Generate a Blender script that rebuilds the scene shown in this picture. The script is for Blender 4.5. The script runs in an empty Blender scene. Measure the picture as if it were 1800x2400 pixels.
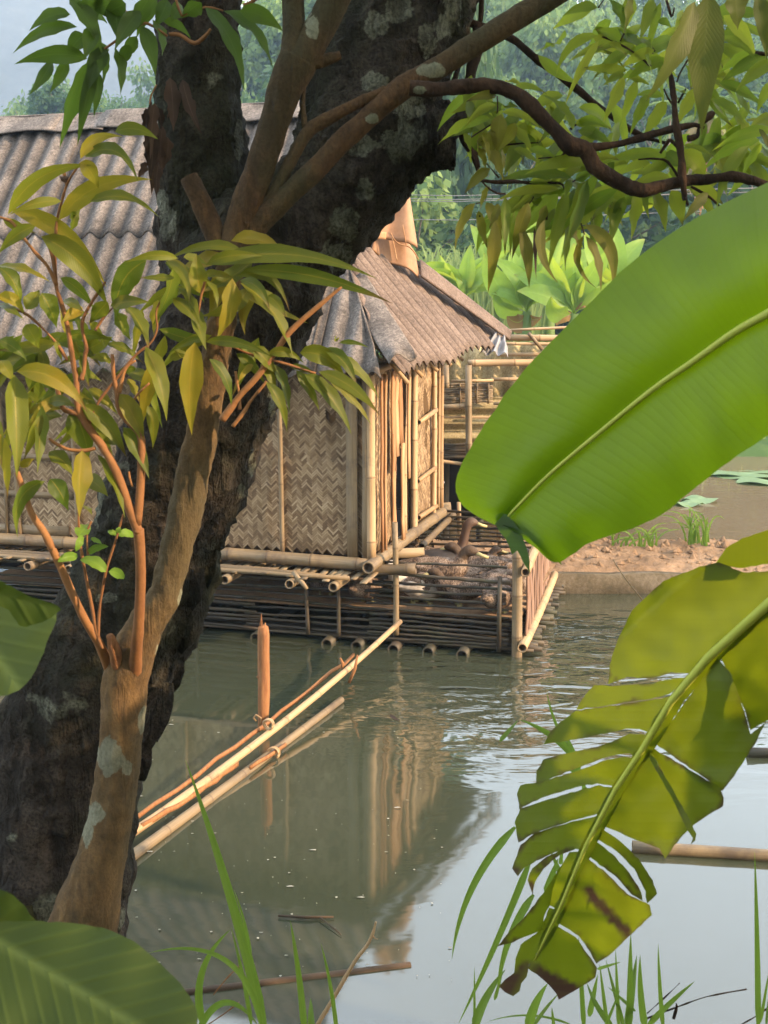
import bpy, math, random
from mathutils import Vector, Matrix, noise
from mathutils.geometry import delaunay_2d_cdt
R = math.radians
S = bpy.context.scene
COL = S.collection
random.seed(7)

# ------------------------------------------------------------------ camera, world, sun, exposure
F = 2600.0
PITCH = R(9.39)
CAM = Vector((0, 0, 2.4))
cam_d = bpy.data.cameras.new('camera'); cam = bpy.data.objects.new('camera', cam_d); COL.objects.link(cam)
cam.location = CAM; cam.rotation_euler = (R(90) - PITCH, 0, 0)
cam_d.sensor_fit = 'VERTICAL'; cam_d.sensor_height = 24; cam_d.lens = 24 * F / 2400
cam_d.clip_start = 0.05; cam_d.clip_end = 6000
cam_d.dof.use_dof = True; cam_d.dof.focus_distance = 6.5; cam_d.dof.aperture_fstop = 9.0
S.camera = cam
SUN_AZ, SUN_EL = R(68), R(24)          # azimuth measured from straight behind the camera towards the right
sv = Vector((math.sin(SUN_AZ) * math.cos(SUN_EL), -math.cos(SUN_AZ) * math.cos(SUN_EL), math.sin(SUN_EL)))
w = bpy.data.worlds.new('World'); S.world = w; w.use_nodes = True
nt = w.node_tree; nt.nodes.clear()
sky = nt.nodes.new('ShaderNodeTexSky'); sky.sky_type = 'NISHITA'; sky.sun_disc = False
sky.sun_elevation = SUN_EL; sky.sun_rotation = math.atan2(sv.x, sv.y)
sky.air_density = 2.0; sky.dust_density = 3.0; sky.ozone_density = 1.0
bg = nt.nodes.new('ShaderNodeBackground'); bg.inputs[1].default_value = 0.15
wo = nt.nodes.new('ShaderNodeOutputWorld')
# bright haze and cloud veil added to the sky so the water reflects paler
tc = nt.nodes.new('ShaderNodeTexCoord'); cn = nt.nodes.new('ShaderNodeTexNoise'); cn.inputs['Scale'].default_value = 2.2; cn.inputs['Detail'].default_value = 6
nt.links.new(tc.outputs['Generated'], cn.inputs[0])
cr = nt.nodes.new('ShaderNodeValToRGB'); cr.color_ramp.elements[0].position = .3; cr.color_ramp.elements[0].color = (.38, .38, .38, 1); cr.color_ramp.elements[1].position = .7; cr.color_ramp.elements[1].color = (.62, .62, .62, 1)
nt.links.new(cn.outputs[0], cr.inputs[0])
mx = nt.nodes.new('ShaderNodeMix'); mx.data_type = 'RGBA'; nt.links.new(cr.outputs[0], mx.inputs[0]); nt.links.new(sky.outputs[0], mx.inputs[6]); mx.inputs[7].default_value = (13, 13.2, 13.6, 1)
nt.links.new(mx.outputs[2], bg.inputs[0]); nt.links.new(bg.outputs[0], wo.inputs[0])
sun_d = bpy.data.lights.new('sun', 'SUN'); sun = bpy.data.objects.new('sun', sun_d); COL.objects.link(sun)
sun_d.energy = 4.0; sun_d.angle = R(0.6); sun_d.color = (1.0, 0.69, 0.42)
sun.rotation_euler = sv.to_track_quat('Z', 'Y').to_euler()
S.view_settings.view_transform = 'Standard'; S.view_settings.look = 'None'; S.view_settings.gamma = 1
S.view_settings.exposure = 1.32
try:
    S.cycles.use_denoising = True
    S.cycles.max_bounces = 8; S.cycles.volume_bounces = 1
    S.cycles.transmission_bounces = 6
    S.cycles.caustics_reflective = False; S.cycles.caustics_refractive = False
except Exception: pass

_c, _s = math.cos(PITCH), math.sin(PITCH)
def ray(px, py):
    cx, cy = (px - 900) / F, (1200 - py) / F
    return Vector((cx, cy * _s + _c, cy * _c - _s))
def P(px, py, Y):
    d = ray(px, py); return CAM + d * (Y / d.y)
def PZ(px, py, z=0.0):
    d = ray(px, py); return CAM + d * ((z - CAM.z) / d.z)
def pxm(Y): return Y / _c / F            # metres in one photo pixel at that distance

# ------------------------------------------------------------------ objects
ROOT = {}
def tag(o, label=None, cat=None, group=None, kind=None):
    if label: o['label'] = label
    if cat: o['category'] = cat
    if group: o['group'] = group
    if kind: o['kind'] = kind
    return o
def thing(name, label, cat, loc=(0, 0, 0), group=None):
    o = bpy.data.objects.new(name, None); COL.objects.link(o); o.location = loc; o.empty_display_size = .1
    ROOT[o.name] = Vector(loc)
    return tag(o, label, cat, group)
class B:
    def __init__(s): s.v = []; s.f = []; s.uv = []; s.m = []
    def vert(s, p, m=0.0): s.v.append(Vector(p)); s.m.append(m); return len(s.v) - 1
    def face(s, idx, uv=None): s.f.append(tuple(idx)); s.uv.append(uv)
    def build(s, name, mat, parent=None, smooth=True, loc=None):
        base = Vector((0, 0, 0))
        if parent is not None: base = ROOT[parent.name]
        elif loc is not None: base = Vector(loc)
        me = bpy.data.meshes.new(name); me.from_pydata([tuple(p - base) for p in s.v], [], s.f)
        if any(u is not None for u in s.uv):
            l = me.uv_layers.new(name='UVMap'); k = 0; dat = []
            for f, u in zip(s.f, s.uv):
                for j in range(len(f)):
                    c = u[j] if u else (0, 0); dat += [c[0], c[1]]
            l.data.foreach_set('uv', dat)
        if any(s.m):
            at = me.attributes.new('mask', 'FLOAT', 'POINT'); at.data.foreach_set('value', s.m)
        me.materials.append(mat)
        if smooth: me.polygons.foreach_set('use_smooth', [True] * len(me.polygons))
        me.update()
        o = bpy.data.objects.new(name, me); COL.objects.link(o)
        if parent is not None: o.parent = parent; ROOT[o.name] = base
        else: o.location = base; ROOT[o.name] = base
        return o
def copy_tree(o, parent=None):
    c = o.copy(); COL.objects.link(c); c.parent = parent
    for ch in list(o.children): copy_tree(ch, c)
    return c
def struct(o): o['kind'] = 'structure'; return o

# ------------------------------------------------------------------ materials
def lin(c): return (c[0], c[1], c[2], 1)
class M:
    def __init__(s, name):
        s.mat = bpy.data.materials.new(name); s.mat.use_nodes = True; s.t = s.mat.node_tree; s.t.nodes.clear()
        s.out = s.n('ShaderNodeOutputMaterial')
    def n(s, typ, **k):
        x = s.t.nodes.new(typ)
        for a, b in k.items(): setattr(x, a, b)
        return x
    def l(s, a, b): s.t.links.new(a, b)
    def sock(s, x, v):
        if isinstance(v, (int, float)): x.default_value = v
        elif isinstance(v, tuple): x.default_value = v if len(v) == len(x.default_value) else lin(v)
        else: s.l(v, x)
    def coord(s, kind='Object', scale=None):
        o = s.n('ShaderNodeTexCoord').outputs[kind]
        if scale:
            mp = s.n('ShaderNodeMapping'); s.l(o, mp.inputs[0]); mp.inputs['Scale'].default_value = scale; o = mp.outputs[0]
        return o
    def noise(s, scale, detail=4, rough=.55, co=None, dist=0):
        x = s.n('ShaderNodeTexNoise'); x.inputs['Scale'].default_value = scale; x.inputs['Detail'].default_value = detail
        x.inputs['Roughness'].default_value = rough; x.inputs['Distortion'].default_value = dist
        s.l(co if co is not None else s.coord(), x.inputs[0]); return x.outputs[0]
    def voro(s, scale, co=None, feature='F1', out='Distance'):
        x = s.n('ShaderNodeTexVoronoi'); x.feature = feature; x.inputs['Scale'].default_value = scale
        s.l(co if co is not None else s.coord(), x.inputs[0]); return x.outputs[out]
    def ramp(s, fac, stops):
        x = s.n('ShaderNodeValToRGB'); e = x.color_ramp.elements
        while len(e) < len(stops): e.new(.5)
        for q, (p, c) in zip(e, stops):
            q.position = p; q.color = lin(c) if isinstance(c, tuple) else (c, c, c, 1)
        s.l(fac, x.inputs[0]); return x.outputs[0]
    def mix(s, fac, a, b, mode='MIX'):
        x = s.n('ShaderNodeMix'); x.data_type = 'RGBA'; x.blend_type = mode
        s.sock(x.inputs[0], fac); s.sock(x.inputs[6], a); s.sock(x.inputs[7], b); return x.outputs[2]
    def math(s, op, a, b=0.0, c=0.0, clamp=False):
        x = s.n('ShaderNodeMath'); x.operation = op; x.use_clamp = clamp
        s.sock(x.inputs[0], a); s.sock(x.inputs[1], b); s.sock(x.inputs[2], c); return x.outputs[0]
    def rand(s): return s.n('ShaderNodeNewGeometry').outputs['Random Per Island']
    def attr(s, name='mask'):
        x = s.n('ShaderNodeAttribute'); x.attribute_name = name; return x.outputs['Fac']
    def bump(s, h, strength=.5, dist=.01):
        x = s.n('ShaderNodeBump'); x.inputs['Strength'].default_value = strength; x.inputs['Distance'].default_value = dist
        s.l(h, x.inputs['Height']); return x.outputs[0]
    def pbr(s, col, rough=.7, spec=.3, normal=None):
        x = s.n('ShaderNodeBsdfPrincipled'); s.sock(x.inputs['Base Color'], col); s.sock(x.inputs['Roughness'], rough)
        s.sock(x.inputs['Specular IOR Level'], spec)
        if normal is not None: s.l(normal, x.inputs['Normal'])
        return x.outputs[0]
    def shmix(s, fac, a, b):
        x = s.n('ShaderNodeMixShader'); s.sock(x.inputs[0], fac); s.l(a, x.inputs[1]); s.l(b, x.inputs[2]); return x.outputs[0]
    def trans(s, col, normal=None):
        x = s.n('ShaderNodeBsdfTranslucent'); s.sock(x.inputs[0], col)
        if normal is not None: s.l(normal, x.inputs['Normal'])
        return x.outputs[0]
    def done(s, sh): s.l(sh, s.out.inputs[0]); return s.mat

def leaf_mat(name, dark, light, tr, trf=.4, rough=.38, spots=0.0, veins=26, old=None, vein_amt=.35, mid=None, trd=None):
    m = M(name)
    uv = m.coord('UV'); sep = m.n('ShaderNodeSeparateXYZ'); m.l(uv, sep.inputs[0])
    au = m.math('ABSOLUTE', m.math('SUBTRACT', sep.outputs[0], .5))
    rib = m.math('SUBTRACT', 1.0, m.math('MULTIPLY', au, 26), clamp=True)
    vv = m.math('ADD', m.math('MULTIPLY', sep.outputs[1], veins), m.math('MULTIPLY', au, -9))
    vein = m.math('POWER', m.math('ABSOLUTE', m.math('SINE', m.math('MULTIPLY', vv, 3.14159))), 10)
    nz = m.noise(14, 4)
    f = m.math('ADD', m.math('MULTIPLY', m.rand(), .7), m.math('MULTIPLY', nz, .45), clamp=True)
    c = m.ramp(f, [(.12, dark), (.9, light)] if not mid else [(.15, dark), (.5, mid), (.72, mid), (.95, light)])
    t = m.ramp(f, [(.1, trd or tuple(x * .72 for x in tr)), (.9, tr)])
    if old:
        k = m.attr('mask'); c = m.mix(k, c, old); t = m.mix(k, t, tuple(x * .6 for x in old))
    c = m.mix(m.math('MULTIPLY', rib, .55), c, tuple(min(1, x * 1.9 + .02) for x in light))
    c = m.mix(m.math('MULTIPLY', vein, vein_amt * .4), c, tuple(x * 1.4 for x in light))
    t = m.mix(m.math('MULTIPLY', m.math('MAXIMUM', rib, m.math('MULTIPLY', vein, vein_amt)), .5), t, tuple(x * .5 for x in tr))
    if spots:
        sp = m.math('LESS_THAN', m.voro(46), m.math('MULTIPLY', m.math('GREATER_THAN', m.noise(20, 2), 1 - spots), .22))
        c = m.mix(sp, c, (.012, .01, .005)); t = m.mix(sp, t, (.005, .004, .002))
    nb = m.bump(m.math('ADD', m.math('MULTIPLY', vein, -1.2 * vein_amt), m.math('MULTIPLY', nz, .5)), .3, .004)
    return m.done(m.shmix(trf, m.pbr(c, rough + .06, .28, nb), m.trans(t)))

def simple_mat(name, stops, scale=8, rough=.8, spec=.2, bump=.4, bdist=.004, stretch=None, rnd=.35, detail=6):
    m = M(name); co = m.coord('Object', stretch) if stretch else m.coord()
    n1 = m.noise(scale, detail, .62, co); n2 = m.noise(scale * 7, 4, .6, co)
    f = m.math('ADD', m.math('ADD', m.math('MULTIPLY', n1, .75), m.math('MULTIPLY', n2, .3)), m.math('MULTIPLY', m.math('SUBTRACT', m.rand(), .5), rnd), clamp=True)
    return m.done(m.pbr(m.ramp(f, stops), rough, spec, m.bump(n2, bump, bdist)))

MT = {}
MT['leaf'] = leaf_mat('slender leaves', (.03, .065, .010), (.23, .175, .017), (.42, .36, .025), .42, .36, .08, mid=(.10, .125, .013), trd=(.18, .27, .02), old=(.13, .075, .03))  # golden tone on some leaves paints in the sun dapples
MT['leaf_up'] = leaf_mat('canopy leaves', (.035, .08, .010), (.17, .19, .02), (.50, .56, .05), .6, .38, .12, mid=(.07, .12, .012), trd=(.22, .36, .03), old=(.12, .08, .03))
MT['leaf_old'] = leaf_mat('old spotted leaves', (.06, .075, .010), (.15, .14, .02), (.32, .33, .03), .45, .45, .42, old=(.10, .06, .025))
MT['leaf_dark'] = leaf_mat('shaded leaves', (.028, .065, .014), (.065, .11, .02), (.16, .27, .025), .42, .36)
MT['leaf_dead'] = leaf_mat('dead leaves', (.035, .022, .015), (.11, .07, .05), (.05, .03, .02), .15, .8)
MT['banana'] = leaf_mat('banana blade', (.030, .072, .004), (.045, .095, .005), (.105, .225, .002), .55, .36, 0, 75, (.10, .055, .03), .2)
MT['banana_torn'] = leaf_mat('torn banana blade', (.055, .095, .006), (.095, .135, .010), (.21, .27, .005), .52, .42, .02, 55, (.075, .042, .028), .15)
MT['leaf_big'] = leaf_mat('large shaded leaves', (.04, .06, .010), (.07, .085, .014), (.17, .20, .02), .45, .45, .30, 20)
MT['banana_near'] = leaf_mat('near broad leaf', (.03, .058, .012), (.052, .085, .018), (.09, .13, .012), .4, .6, 0, 16, None, .9)
MT['banana_far'] = leaf_mat('far banana leaves', (.05, .14, .03), (.20, .32, .05), (.46, .60, .05), .5, .35, 0, 40, (.3, .17, .06), .5)
MT['grass'] = leaf_mat('grass blade', (.08, .16, .018), (.16, .27, .035), (.26, .42, .05), .42, .4, 0, 2)
MT['midrib'] = simple_mat('leaf midrib', [(.2, (.36, .42, .05)), (.8, (.48, .52, .09))], 10, .5, .3, .1)

MT['stalk'] = simple_mat('green stalk', [(.2, (.07, .10, .02)), (.8, (.13, .17, .04))], 10, .5, .3, .1)

def bark_mat(name, a, b, lichen, amount, moss=None, flake=1.0):
    m = M(name); co = m.coord('Object', (1, 1, .45))
    v = m.voro(26, m.coord('Object', (1, 1, .6))); n1 = m.noise(9, 7, .68, co, .6); n2 = m.noise(55, 5, .7, co); n0 = m.noise(2.3, 4)
    f = m.math('ADD', m.math('MULTIPLY', n1, .7), m.math('MULTIPLY', n2, .35))
    c = m.ramp(f, [(.28, tuple(x * .45 for x in a)), (.45, a), (.72, b)])
    if moss: c = m.mix(m.ramp(n0, [(.45, 0.0), (.62, .8)]), c, moss)
    lm = m.noise(5.2, 5, .5, m.coord('Object', (1, 1, .8)), .35)
    k = m.math('MAXIMUM', m.ramp(lm, [(amount, 0.0), (amount + .035, 1.0)]), m.ramp(m.math('ADD', m.attr('mask'), m.math('MULTIPLY', m.math('SUBTRACT', m.noise(28, 5, .65), .5), 1.5)), [(.46, 0.0), (.58, 1.0)]))
    lc = m.ramp(n2, [(.3, tuple(x * .6 for x in lichen)), (.65, lichen)])
    c = m.mix(m.math('MULTIPLY', k, .85), c, lc)
    n3 = m.noise(120, 3, .6); fu = m.ramp(m.noise(17, 4, .55, m.coord('Object', (1, 1, .16)), .4), [(.40, 0.0), (.52, 1.0)]); c = m.mix(m.math('MULTIPLY', m.math('SUBTRACT', 1.0, fu), .5 * min(1, flake)), c, tuple(x * .3 for x in a)); n1 = m.math('ADD', n1, m.math('MULTIPLY', fu, .5)); c = m.mix(m.ramp(n3, [(.38, .55 * min(1, flake * 1.0)), (.55, 0.0)]), c, tuple(x * .25 for x in a))
    h = m.math('ADD', m.math('ADD', m.math('MULTIPLY', n1, 1.2), m.math('MULTIPLY', n2, .8)), m.math('ADD', m.math('MULTIPLY', v, .6 * flake), m.math('MULTIPLY', n3, .35)))
    return m.done(m.pbr(c, .9, .15, m.bump(h, 1.0 if flake > .9 else .55, .03 * flake)))
MT['bark'] = bark_mat('dark flaking bark', (.036, .030, .024), (.135, .108, .085), (.24, .25, .185), .62, (.028, .034, .016))
MT['bark_slim'] = bark_mat('brown smooth bark', (.085, .055, .028), (.25, .155, .065), (.24, .25, .18), .74, (.085, .072, .04), .35)
MT['bark_limb'] = bark_mat('dark mossy shaded limb bark', (.045, .03, .017), (.15, .085, .04), (.26, .28, .2), .72, (.05, .05, .026), .5)  # mossy tone plus painted shade, darker than the trunk, for the upper limbs
MT['twig'] = simple_mat('reddish twig', [(.2, (.16, .07, .03)), (.8, (.30, .15, .06))], 14, .75, .2, .5)
MT['branch_dark'] = bark_mat('dark branch bark', (.025, .016, .011), (.085, .05, .03), (.2, .22, .15), .75, None, .5)
MT['wood'] = simple_mat('split wood', [(.25, (.10, .045, .02)), (.5, (.28, .13, .06)), (.8, (.42, .22, .10))], 16, .85, .15, 1.0, .008, (3, 3, .4))

def bamboo_mat(name, c1, c2, node=(.10, .06, .03), stain=(.10, .08, .06), st=.55):
    m = M(name); uv = m.coord('UV'); mp = m.n('ShaderNodeMapping'); m.l(uv, mp.inputs[0]); mp.inputs['Scale'].default_value = (10, 1.2, 1)
    fib = m.noise(3.0, 5, .6, mp.outputs[0]); big = m.noise(3.2, 5, .6); fine = m.noise(40, 4)
    f = m.math('ADD', m.math('MULTIPLY', fib, .8), m.math('MULTIPLY', m.math('SUBTRACT', m.rand(), .5), .5), clamp=True)
    c = m.ramp(f, [(.2, c1), (.65, c2)])
    c = m.mix(m.ramp(m.math('ADD', m.math('MULTIPLY', big, .8), m.math('MULTIPLY', fine, .2)), [(st, 0.0), (st + .16, .8)]), c, stain)
    c = m.mix(m.math('MULTIPLY', m.attr('mask'), .8), c, node)
    return m.done(m.pbr(c, .55, .35, m.bump(fib, .25, .003)))
MT['bamboo'] = bamboo_mat('dry bamboo', (.27, .17, .085), (.46, .33, .19))
MT['bamboo_grey'] = bamboo_mat('weathered bamboo', (.12, .088, .05), (.26, .195, .115), (.08, .05, .03), (.08, .06, .045), .5)
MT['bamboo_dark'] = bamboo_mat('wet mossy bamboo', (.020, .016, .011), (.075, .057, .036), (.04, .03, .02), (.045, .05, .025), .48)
MT['weave'] = None
m = M('woven bamboo'); r = m.rand(); n = m.noise(2.2, 5, .6); n2 = m.noise(60, 3, .6)
f = m.math('ADD', m.math('MULTIPLY', r, .75), m.math('MULTIPLY', n2, .25))
c = m.ramp(f, [(.08, (.10, .06, .032)), (.4, (.21, .14, .075)), (.75, (.32, .235, .14)), (1, (.45, .35, .23))])
c = m.mix(m.ramp(n, [(.42, 0.0), (.68, .8)]), c, m.mix(r, (.09, .056, .026), (.17, .105, .05)))
MT['weave'] = m.done(m.pbr(c, .6, .3, m.bump(n2, .3, .002)))
MT['board'] = simple_mat('old board', [(.2, (.20, .10, .045)), (.5, (.36, .20, .10)), (.8, (.48, .31, .18))], 6, .75, .2, .5, .003, (4, 4, .6))

def fibro_mat(name, a, b, c3, warm=0):
    m = M(name); n1 = m.noise(3, 6, .6); n2 = m.noise(48, 5, .7, None, .8); v = m.voro(70)
    f = m.math('ADD', m.math('MULTIPLY', n1, .45), m.math('MULTIPLY', n2, .6))
    c = m.ramp(f, [(.36, a), (.52, b), (.68, c3)])
    c = m.mix(m.ramp(m.noise(5, 5, .65, m.coord('Object', (1, 1, 1))), [(.55, 0.0), (.75, .5)]), c, tuple(x * .45 for x in b))
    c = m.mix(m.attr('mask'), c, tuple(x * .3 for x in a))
    return m.done(m.pbr(c, .9, .1, m.bump(m.math('ADD', n2, m.math('MULTIPLY', v, .6)), .6, .003)))
MT['fibro'] = fibro_mat('weathered cement sheet', (.042, .038, .035), (.125, .11, .10), (.26, .225, .20))
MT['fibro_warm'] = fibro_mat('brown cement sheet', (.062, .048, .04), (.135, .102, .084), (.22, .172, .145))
MT['fibro_moss'] = fibro_mat('mossy cement sheet', (.13, .11, .055), (.32, .26, .14), (.50, .43, .28))
MT['clay'] = simple_mat('orange clay sheet', [(.2, (.15, .08, .045)), (.5, (.26, .145, .08)), (.8, (.36, .22, .13))], 4, .65, .3, .2)
MT['metal_pale'] = simple_mat('pale crumpled flashing', [(.3, (.09, .09, .10)), (.7, (.22, .22, .235))], 9, .5, .5, .3)
MT['plank'] = simple_mat('pinkish worn plank', [(.2, (.10, .06, .042)), (.5, (.20, .125, .09)), (.8, (.30, .20, .15))], 6, .8, .2, .6, .003, (4, 4, .6))
MT['mat_back'] = simple_mat('shadowed mat backing', [(.2, (.06, .038, .02)), (.8, (.11, .07, .035))], 8, .9, .1, .2)
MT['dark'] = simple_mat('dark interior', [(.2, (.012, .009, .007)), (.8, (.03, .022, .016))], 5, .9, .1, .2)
MT['soil'] = None
m = M('dry soil'); n1 = m.noise(1.8, 7, .65); n2 = m.noise(16, 6, .7)
c = m.ramp(m.math('ADD', m.math('MULTIPLY', n1, .6), m.math('MULTIPLY', n2, .45)), [(.32, (.12, .075, .042)), (.52, (.25, .165, .10)), (.7, (.36, .25, .16))])
MT['soil'] = m.done(m.pbr(c, .95, .1, m.bump(n2, 1, .05)))
m = M('bank soil'); n1 = m.noise(1.5, 7, .65); n2 = m.noise(22, 6, .7)
c = m.ramp(m.math('ADD', m.math('MULTIPLY', n1, .6), m.math('MULTIPLY', n2, .45)), [(.3, (.03, .035, .015)), (.52, (.08, .075, .035)), (.7, (.14, .11, .06))])
MT['bank'] = m.done(m.pbr(c, .95, .1, m.bump(n2, 1, .05)))
m = M('concrete'); n1 = m.noise(3, 7, .65); n2 = m.noise(28, 6, .7)
c = m.ramp(m.math('ADD', m.math('MULTIPLY', n1, .65), m.math('MULTIPLY', n2, .4)), [(.34, (.03, .026, .015)), (.52, (.10, .08, .05)), (.7, (.19, .16, .12))])
MT['concrete'] = m.done(m.pbr(c, .9, .15, m.bump(n2, .7, .01)))
m = M('forest floor'); n1 = m.noise(.35, 7, .7)
MT['hill'] = m.done(m.pbr(m.ramp(n1, [(.3, (.02, .035, .015)), (.6, (.05, .09, .03)), (.75, (.09, .13, .045))]), .95, .05))
m = M('far forest in haze'); n1 = m.noise(.035, 9, .7); n2 = m.noise(.5, 4)
MT['mountain'] = m.done(m.pbr(m.ramp(m.math('ADD', m.math('MULTIPLY', n1, .7), m.math('MULTIPLY', n2, .3)), [(.3, (.07, .085, .10)), (.6, (.11, .13, .15)), (.72, (.18, .19, .19))]), .95, .05))  # pale blue-grey tones carry part of the distance haze in the colour
def crown_mat(name, a, b, t):
    m = M(name); f = m.math('ADD', m.math('MULTIPLY', m.rand(), .6), m.math('MULTIPLY', m.n('ShaderNodeObjectInfo').outputs['Random'], .45))
    return m.done(m.shmix(.4, m.pbr(m.ramp(f, [(.1, a), (.9, b)]), .6, .25), m.trans(m.ramp(f, [(.1, tuple(x * .7 for x in t)), (.9, t)]))))
MT['crown_light'] = crown_mat('light foliage', (.045, .105, .03), (.18, .26, .07), (.24, .35, .09))
MT['crown_dark'] = crown_mat('dark foliage', (.02, .06, .025), (.075, .14, .05), (.11, .19, .06))
MT['trunk_far'] = simple_mat('far trunk', [(.2, (.06, .05, .035)), (.8, (.16, .13, .09))], 5, .9)
MT['reed'] = crown_mat('reeds', (.10, .17, .05), (.20, .27, .09), (.25, .32, .1))
MT['dry_frond'] = crown_mat('dry fronds', (.25, .19, .08), (.42, .34, .16), (.3, .22, .1))
m = M('duck feathers'); n1 = m.noise(9, 4); wv = m.noise(60, 3, .6, m.coord('Object', (2.2, 1, 1)))
c = m.ramp(m.math('ADD', m.math('MULTIPLY', n1, .5), m.math('MULTIPLY', wv, .55)), [(.42, (.02, .014, .01)), (.52, (.11, .075, .052)), (.62, (.27, .21, .165))])
c = m.mix(m.math('MULTIPLY', m.attr('mask'), .9), c, (.06, .04, .026))
MT['duck'] = m.done(m.pbr(c, .8, .2, m.bump(wv, .6, .006)))
m = M('dark duck feathers'); n1 = m.noise(20, 5)
MT['duck_dark'] = m.done(m.pbr(m.mix(m.attr('mask'), m.ramp(n1, [(.3, (.01, .008, .008)), (.7, (.035, .028, .024))]), (.075, .045, .03)), .6, .3))
m = M('white duck feathers'); n1 = m.noise(16, 5)
MT['duck_white'] = m.done(m.pbr(m.ramp(n1, [(.3, (.30, .26, .22)), (.7, (.6, .56, .5))]), .8, .2))
MT['bill'] = simple_mat('duck bill', [(.2, (.22, .2, .09)), (.8, (.42, .36, .16))], 20, .5, .4, .1)
MT['wire'] = simple_mat('cable', [(.2, (.10, .10, .10)), (.8, (.2, .2, .2))], 5)
MT['pad'] = leaf_mat('lily pad', (.09, .17, .07), (.17, .25, .12), (.1, .2, .06), .2, .4, 0, 4)
MT['wet_log'] = simple_mat('sunken branch', [(.2, (.03, .022, .014)), (.8, (.075, .05, .032))], 8, .7, .2, .8)
MT['scum'] = simple_mat('floating specks', [(.2, (.14, .14, .11)), (.8, (.34, .34, .3))], 30, .8, .2, .1)

# water: murky green, mirror-like at this low angle, rippled to the right of the pen
m = M('pond water'); co = m.coord()
g = m.n('ShaderNodeNewGeometry').outputs['Position']
d1 = m.n('ShaderNodeVectorMath', operation='DISTANCE'); m.l(g, d1.inputs[0]); d1.inputs[1].default_value = (1.35, 7.6, 0)
mask = m.ramp(m.math('DIVIDE', d1.outputs['Value'], 4.0), [(.2, 1.0), (.62, 0.02)])
mask.node.color_ramp.interpolation = 'EASE'
rip = m.noise(3.4, 3, .5, m.coord('Object', (.55, 1.35, 1)), .5)
swell = m.noise(1.5, 2, .4, m.coord('Object', (1.2, .8, 1)))
fine = m.noise(9, 2, .5)
h = m.math('ADD', m.math('MULTIPLY', m.math('ADD', rip, m.math('MULTIPLY', fine, .12)), m.math('MULTIPLY', mask, 1.0)), m.math('MULTIPLY', swell, .07))
nb = m.bump(h, 1.0, .036)
mud = m.ramp(m.noise(.35, 4), [(.3, (.034, .042, .025)), (.7, (.044, .051, .032))])
fr = m.n('ShaderNodeFresnel'); fr.inputs[0].default_value = 1.33; m.l(nb, fr.inputs['Normal'])
fac = m.math('MULTIPLY_ADD', fr.outputs[0], 1.5, .08, clamp=True)
gl = m.n('ShaderNodeBsdfGlossy'); gl.inputs['Roughness'].default_value = .055; gl.inputs[0].default_value = (.95, .97, 1, 1); m.l(nb, gl.inputs['Normal'])
MT['water'] = m.done(m.shmix(fac, m.pbr(mud, .6, 0), gl.outputs[0]))
m = M('brown pond water'); rip = m.noise(3.0, 3, .5, m.coord('Object', (.5, 1.4, 1)), .5); nb = m.bump(rip, 1.0, .006)
fr = m.n('ShaderNodeFresnel'); fr.inputs[0].default_value = 1.33; m.l(nb, fr.inputs['Normal'])
gl = m.n('ShaderNodeBsdfGlossy'); gl.inputs['Roughness'].default_value = .05; m.l(nb, gl.inputs['Normal'])
MT['pond'] = m.done(m.shmix(m.math('MULTIPLY_ADD', fr.outputs[0], .9, .03, clamp=True), m.pbr((.15, .115, .07), .6, 0), gl.outputs[0]))
# ------------------------------------------------------------------ shape helpers
def crom(pts, n):
    out = []
    for i in range(len(pts) - 1):
        p0, p1, p2, p3 = pts[max(0, i - 1)], pts[i], pts[i + 1], pts[min(len(pts) - 1, i + 2)]
        for k in range(n):
            t = k / n
            out.append(tuple(.5 * (2 * b + (c - a) * t + (2 * a - 5 * b + 4 * c - d) * t * t + (3 * b - a - 3 * c + d) * t ** 3)
                             for a, b, c, d in zip(p0, p1, p2, p3)))
    out.append(tuple(pts[-1])); return out
def tube(b, pts, rad, n=8, cap=True, rough=0.0, rs=8.0, mask=None, squash=1.0, amp2=0.0):
    pts = [Vector(p) for p in pts]; rings = []; L = 0.0
    t = (pts[1] - pts[0]).normalized()
    a = t.orthogonal().normalized(); bb = t.cross(a)
    if abs(t.z) < .95:
        bb = Vector((0, 0, 1)); a = bb.cross(t).normalized(); bb = t.cross(a)
    uvs = []
    for i, p in enumerate(pts):
        if i: L += (p - pts[i - 1]).length
        t2 = ((pts[min(i + 1, len(pts) - 1)] - pts[max(i - 1, 0)])).normalized()
        q = t.rotation_difference(t2); a = q @ a; bb = q @ bb; t = t2
        r = rad[i] if not isinstance(rad, (int, float)) else rad
        ring = []
        for k in range(n):
            an = 2 * math.pi * k / n
            d = a * math.cos(an) * squash + bb * math.sin(an); v = p + d * r
            if rough:
                nn = noise.noise(v * rs) + .5 * noise.noise(v * rs * 2.7 + Vector((9, 2, 4)))
                if amp2: nn += amp2 * noise.noise(v * rs * 7.1)
                v = v + d * (rough * nn)
            ring.append(b.vert(v, mask[i] if mask else 0.0))
        rings.append(ring); uvs.append(L)
    for i in range(len(rings) - 1):
        for k in range(n):
            k2 = (k + 1) % n
            b.face((rings[i][k], rings[i][k2], rings[i + 1][k2], rings[i + 1][k]),
                   ((k / n, uvs[i]), ((k + 1) / n, uvs[i]), ((k + 1) / n, uvs[i + 1]), (k / n, uvs[i + 1])))
    if cap:
        b.face(tuple(reversed(rings[0])), tuple((.5, 0) for _ in range(n))); b.face(tuple(rings[-1]), tuple((.5, L) for _ in range(n)))
    return rings
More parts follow.
